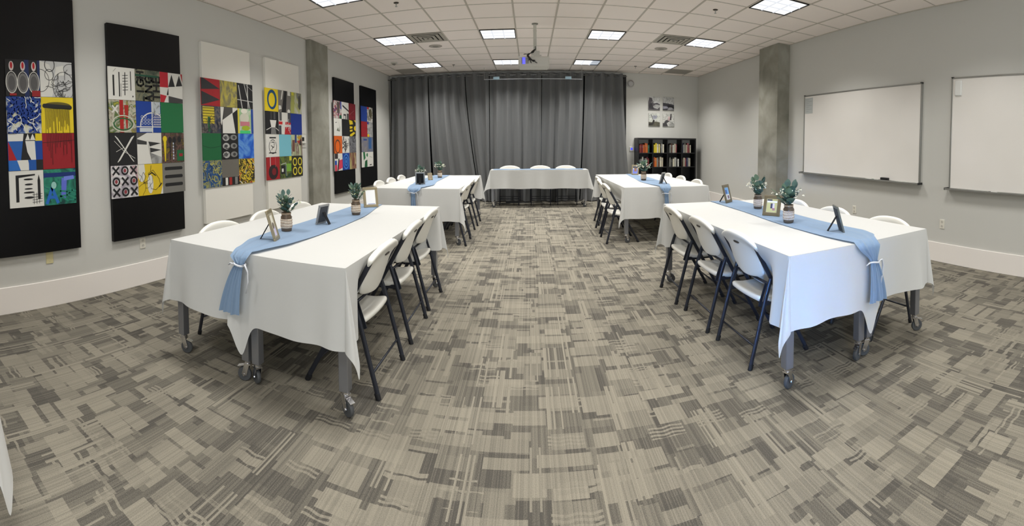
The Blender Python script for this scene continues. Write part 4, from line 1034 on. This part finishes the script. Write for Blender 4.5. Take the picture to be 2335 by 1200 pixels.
yel_face = ((222,190,36), [P(WHT, [(0,1),(.25,1),(.28,.75),(.05,.5),(0,.6)]), El(WHT, .14, .64, .12, .2), El(WHT, .48, .35, .12, .3), P(WHT, [(.9,.0),(1,0),(1,.3)]), Lw(BLK, .014, (.05,.45),(.2,.75),(.3,.6),(.2,.4),(.45,.5),(.4,.7),(.6,.8),(.85,.5),(.9,.3),(.7,.15),(.5,.2),(.45,.4)), Lw(BLK, .035, (.42,.66),(.55,.72),(.7,.62)), Lw(BLK, .04, (.84,.25),(.95,.35)), Lw(BLK, .014, (.5,.75),(.52,.95))]+scribble(14, 4, BLK, .01, (.2,.8,.1,.5), .4))
three_bar = ((122,120,114), [P((30,30,32), rect(.14,.84,.76-.27*i,.87-.27*i)) for i in range(3)]+[El((30,30,32), .14+.7*j, .815-.27*i, .05, .055) for i in range(3) for j in range(2)])
diam = ((168,28,36), [P((48,48,50), [(0,1),(.1,1),(1,.66),(0,.58)]), P((48,48,50), [(0,.52),(1,.25),(0,.02)]), ])
ochre = (Nz([(160,150,70), (120,116,92), (190,176,76), (90,86,74)], 7, (1,1,.5)), [])
lines_w = (BLK, [Lw((196,196,190), .05, (.1,.9),(.3,0)), Lw((206,206,200), .04, (.45,1),(.8,0)), Lw((196,196,190), .05, (.65,1),(.68,.0)), Lw((186,186,180), .03, (0,.34),(1,.30)), Lw((180,180,176), .025, (.5,1),(1,.75))])
brick_y = (Nz([(70,70,70), (40,50,76), (110,104,96), (60,52,60)], 8), [P((210,190,50), rect(.05,.66,.35,.97)), P((34,96,56), rect(.3,.42,.05,.6))]+[Lw((70,60,30), .02, (.05,.42+.1*i), (.68,.42+.1*i)) for i in range(6)]+scribble(21, 16, (60,60,60), .016, (0,.9,0,.5), .3))
bw_quad = ((30,30,32), [P(WHT, [(0,1),(.2,1),(.05,.3),(0,.4)]), P((74,72,70), [(.2,1),(.75,1),(.65,.7),(.15,.5)]), P(WHT, [(.1,.0),(.85,0),(.68,.8),(.1,.5)]), P(WHT, [(.7,1),(1,1),(1,.95),(.7,.78)])])
face_col = (Nz([(196,190,160), (150,190,140), (206,206,190), (60,170,110)], 5), [P((210,196,60), rect(0,.1,0,1)), P((34,70,150), rect(.85,1,0,1)), El((206,204,186), .42, .62, .3, .2), P((196,120,130), rect(.15,.75,.3,.48)), El((160,176,40), .5, .22, .26, .1), P((70,200,120), rect(.12,.8,0,.12)), El((226,222,206), .4, .9, .2, .1)])
green_l = ((22,100,56), [Lw((18,60,40), .015, (0,.55),(.4,.45),(1,.52))])
soles = (BLK, [x for i in range(3) for x in (El((176,176,172), .27, .84-.33*i, .2, .13), El((90,90,90), .25, .84-.33*i, .1, .07), El((130,130,128), .72, .85-.33*i, .2, .11), El((60,60,60), .74, .85-.33*i, .09, .06))]+scribble(31, 10, BLK, .02, (.1,.5,.05,.95), .2))
blue_cl = (Nz([(20,66,166), (34,98,200), (96,150,216), (24,80,184)], 4), [])
camo_b = (Nz([(26,58,100), (38,80,130), (150,150,90), (22,50,84)], 9, const=True, dist=2), scribble(41, 10, (196,190,110), .03, k=3))
grey_str = ((108,104,96), [P(BLK, rect(0,1,0,.32)), P(WHT, rect(.18,.32,.02,.31)), P((160,40,36), rect(.4,.56,.02,.31)), P((130,128,124), rect(.74,.9,.02,.31))])
camo_y = (Nz([(206,180,40), (40,36,30), (214,190,60), (160,60,30)], 9, const=True, dist=2.4), scribble(43, 14, (40,34,26), .03, k=4)+scribble(44, 5, WHT, .03, k=2))
o_yel = (YEL, [El((90,120,60), .52, .52, .37, .44), Rg((22,74,120), .52, .52, .36, .43, .12), El(YEL, .50, .5, .24, .31)])
bw_q2 = ((120,116,110), [P(BLK, [(.5,1),(.72,1),(.62,0),(.25,0)]), P(WHT, [(.3,.6),(.4,.98),(.32,1),(.2,.55)]), P(WHT, rect(.78,1,.8,1)), P(WHT, [(.02,.1),(.25,.15),(.2,.3),(.02,.3)]), El(WHT, .85, .06, .12, .1)])
grey_b = (Nz([(150,150,160), (110,108,112), (170,172,110), (190,190,186)], 5, (1,1,.5)), [P((168,170,90), [(.1,1),(.4,1),(.3,0),(.0,0)]), El((70,70,64), .82, .55, .12, .35), P((206,200,60), rect(.1,.3,.85,1))])
wht_dress = (BLK, [P(WHT, [(.32,.62),(.82,.62),(.72,.3),(.42,.3)]), P((120,120,118), [(.42,.3),(.72,.3),(.8,0),(.38,0)]), P((60,60,60), rect(.35,.5,.65,1)), P((80,80,80), rect(.6,.75,.65,1)), Lw(WHT, .03, (.05,.18),(.4,.3)), Lw(WHT, .03, (.75,.28),(1,.16))])
bottle = (WHT, [P((200,30,34), rect(0,1,.45,.58)), P((90,90,90), rect(.05,.25,.62,1)), P((70,70,76), rect(.75,1,.55,1)), P((180,30,40), rect(.45,1,0,.34)), P((60,60,70), rect(.0,.2,.0,.4)), P(WHT, [(.3,.6),(.55,.6),(.45,0),(.25,0)])]+scribble(51, 10, (206,206,206), .03, (.5,1,.05,.5), .2))
blue_p = ((14,48,136), [])
face_s = (WHT, [Rg(BLK, .5, .45, .3, .32, .03), P(BLK, rect(.25,.75,.82,.88)), P(WHT, rect(.3,.7,.25,.7)), Lw(BLK, .035, (.4,.65),(.6,.65),(.6,.5)), Lw(BLK, .035, (.45,.4),(.6,.45)), Lw(BLK, .03, (.35,.5),(.5,.45),(.4,.3)), Lw(BLK, .04, (.2,.18),(.75,.18))])
cyan_p = ((122,190,206), [])
pine = (Nz([(206,204,170), (180,190,150), (120,100,90), (214,210,190)], 6, (1,1,.35)), [P((40,60,120), rect(.32,.48,.62,1)), P((190,150,40), [(.5,.9),(.95,.98),(.8,.7)]), P((170,50,40), [(.5,.7),(.98,.78),(.7,.55)]), P((50,40,40), [(.7,.5),(.85,.9),(.95,.5)]), P((110,70,60), rect(.1,.3,.2,.75))])
red_foot = ((160,28,34), [El((40,28,30), .5, .34, .36, .33), El((120,24,30), .55, .35, .16, .16), P((206,190,186), rect(.25,.30,.6,1)), Lw((206,120,120), .02, (.65,1),(.68,.55)), P(RED, rect(.3,.6,.65,.98))])
green_cit = (Nz([(24,80,50), (40,60,40), (110,120,50), (30,100,60)], 8), [P((120,170,60), rect(.55,.95,.3,.66)), P((206,200,60), rect(.8,1,.8,1)), P(BLK, rect(.1,.45,.2,.6)), P(WHT, rect(.15,.3,.3,.45)), Lw((196,200,196), .03, (.1,.64),(.5,.7),(.55,.1)), P((96,110,106), rect(.45,.55,.1,.6))])
four_o = ((40,40,24), [x for cx in (.28, .74) for cy in (.28, .72) for x in (Rg((222,206,60), cx, cy, .19, .2, .065),)])
mx = [(Nz([(160,150,150), (206,204,200), (150,60,60), (40,70,130)], 6), [P((90,80,76), rect(.4,.75,.3,.95)), P((40,80,160), rect(.85,1,.55,1)), P((20,90,60), rect(.7,1,0,.2))]),
      (WHT, [P((60,60,64), [(.1,.85),(1,.55),(1,.45),(.15,.72)]), P((50,50,54), rect(.25,.6,.0,.3)), P(WHT, rect(.3,.5,0,.2)), P((90,90,86), rect(.7,1,.0,.35))]),
      (Nz([(120,24,36), (140,32,44), (110,20,30)], 5), [Lw((170,120,120), .02, (.1,.3),(.8,.6))]),
      (WHT, [Lw(BLK, .03, (.15,.75),(.35,.78)), P((110,116,100), [(.3,.3),(.5,.5),(.6,.3),(.8,.6),(.7,.25)]), Lw((150,150,146), .02, (.6,.8),(.7,.4))]),
      (BLK, []),
      ((30,28,20), [P(YEL, [(0,1),(.5,.95),(.6,.75),(.1,.7)]), P(YEL, [(.1,.62),(.5,.6),(.5,.5),(.1,.45)]), P(YEL, [(.1,.38),(.5,.42),(.5,.3),(.1,.28)]), P(YEL, [(.1,.1),(.7,.28),(.9,.2),(.4,.0),(.1,.0)]), El(YEL, .95, .5, .25, .15), P(YEL, [(.7,1),(1,1),(1,.85)])]),
      ((214,96,24), [Rg((90,60,40), .4, .4, .36, .4, .08), El((224,100,20), .4, .36, .26, .3)]),
      (WHT, scribble(61, 16, (50,50,54), .04, (.1,.9,.1,.9), .35)+[P((120,110,110), rect(.1,.25,.75,.98))]),
      (Nz([(60,60,66), (120,120,124), (90,90,96), (40,40,44)], 8), scribble(62, 10, (150,150,154), .03)),
      (WHT, [P((20,70,160), rect(0,.25,.35,.6)), P((206,60,84), [(.45,.05),(1,.15),(1,.65),(.55,.6)]), P((60,50,50), rect(0,.4,.7,1)), P(BLK, [(.3,0),(.42,0),(.6,.7),(.45,.7)]), P((200,56,80), rect(0,.28,0,.35))]),
      ((20,60,150), [Rg((70,140,210), .5, .5, .42, .46, .07), Rg((70,140,210), .5, .5, .22, .27, .07), El((70,140,210), .5, .5, .07, .1)]),
      (Nz([(180,176,110), (150,120,90), (120,70,60), (200,196,150)], 6, (1,1,.4)), [P((110,60,56), rect(.4,.6,.2,1))])]
my = [((18,60,150), []), (Nz([(180,176,170), (90,84,60), (206,204,200), (50,60,50)], 6), [P((190,40,44), rect(0,.3,.85,1)), El((80,76,54), .6, .6, .3, .3)]),
      ((160,26,38), [Lw((120,20,30), .02, (.2,.6),(1,.55))]), (Nz([(196,196,190), (150,150,150), (90,96,90)], 7), [P((40,60,160), rect(0,.25,.85,1)), P(YEL, rect(0,.3,0,.18)), P((190,60,40), rect(.3,.4,0,.1))]),
      (Nz([(110,116,150), (130,126,130), (150,146,146)], 5), [P((60,80,140), rect(.3,.9,.75,.88))]), (Nz([(130,126,124), (96,110,140), (120,116,116)], 5), [P((54,96,150), rect(.2,.7,.2,.95))]),
      (WHT, [P((30,110,60), [(.2,1),(.5,1),(.6,.6),(.3,.45)]), P((24,90,50), [(.4,0),(.9,0),(.9,.5),(.5,.4)]), El((40,120,70), .9, .8, .15, .12)]), (WHT, [P((40,40,44), [(.3,.08),(.7,.1),(.65,.16),(.3,.14)]), Lw(GRY, .02, (.3,.7),(.8,.6))])]
Z0, Z1 = .535, 2.815
panel(.94, 1.975, .535, 2.985, 'black art panel cut by the left edge, with two columns of painted squares', (9,9,12), 1.245, .985, [[feet_paint(), map_p], [blue_sw, yel_drip], [geo_blue, red_drip], [face_p, teal_p]])
panel(2.365, 3.372, Z0, Z1, 'black art panel with twelve painted squares, second from the left', (9,9,12), 2.352, .985, [[black_strokes, light_txt, tri_red], [xmulti, blue_arc, green_p], [x_blk, bw_tri, drip4], [xox(), yel_face, three_bar]])
panel(3.735, 4.70, Z0, Z1, 'white art panel with a red diamond square at its top left', (234,231,222), 3.70, .985, [[diam, ochre, lines_w], [brick_y, bw_quad, face_col], [green_l, soles, blue_cl], [camo_b, grey_str, camo_y]])
panel(5.07, 6.02, Z0, Z1, 'white art panel with a yellow square and blue ring at its top', (234,231,222), 5.03, .985, [[o_yel, bw_q2, grey_b], [wht_dress, bottle, blue_p], [face_s, cyan_p, pine], [red_foot, green_cit, four_o]])
panel(7.33, 8.27, Z0, Z1, 'black art panel just right of the flat concrete pillar', (8,8,12), 7.27, .985, [mx[0:3], mx[3:6], mx[6:9], mx[9:12]])
panel(8.66, 9.60, Z0, Z1, 'black art panel nearest the curtain on the left wall', (8,8,12), 8.62, .985, [my[0:2], my[2:4], my[4:6], my[6:8]])
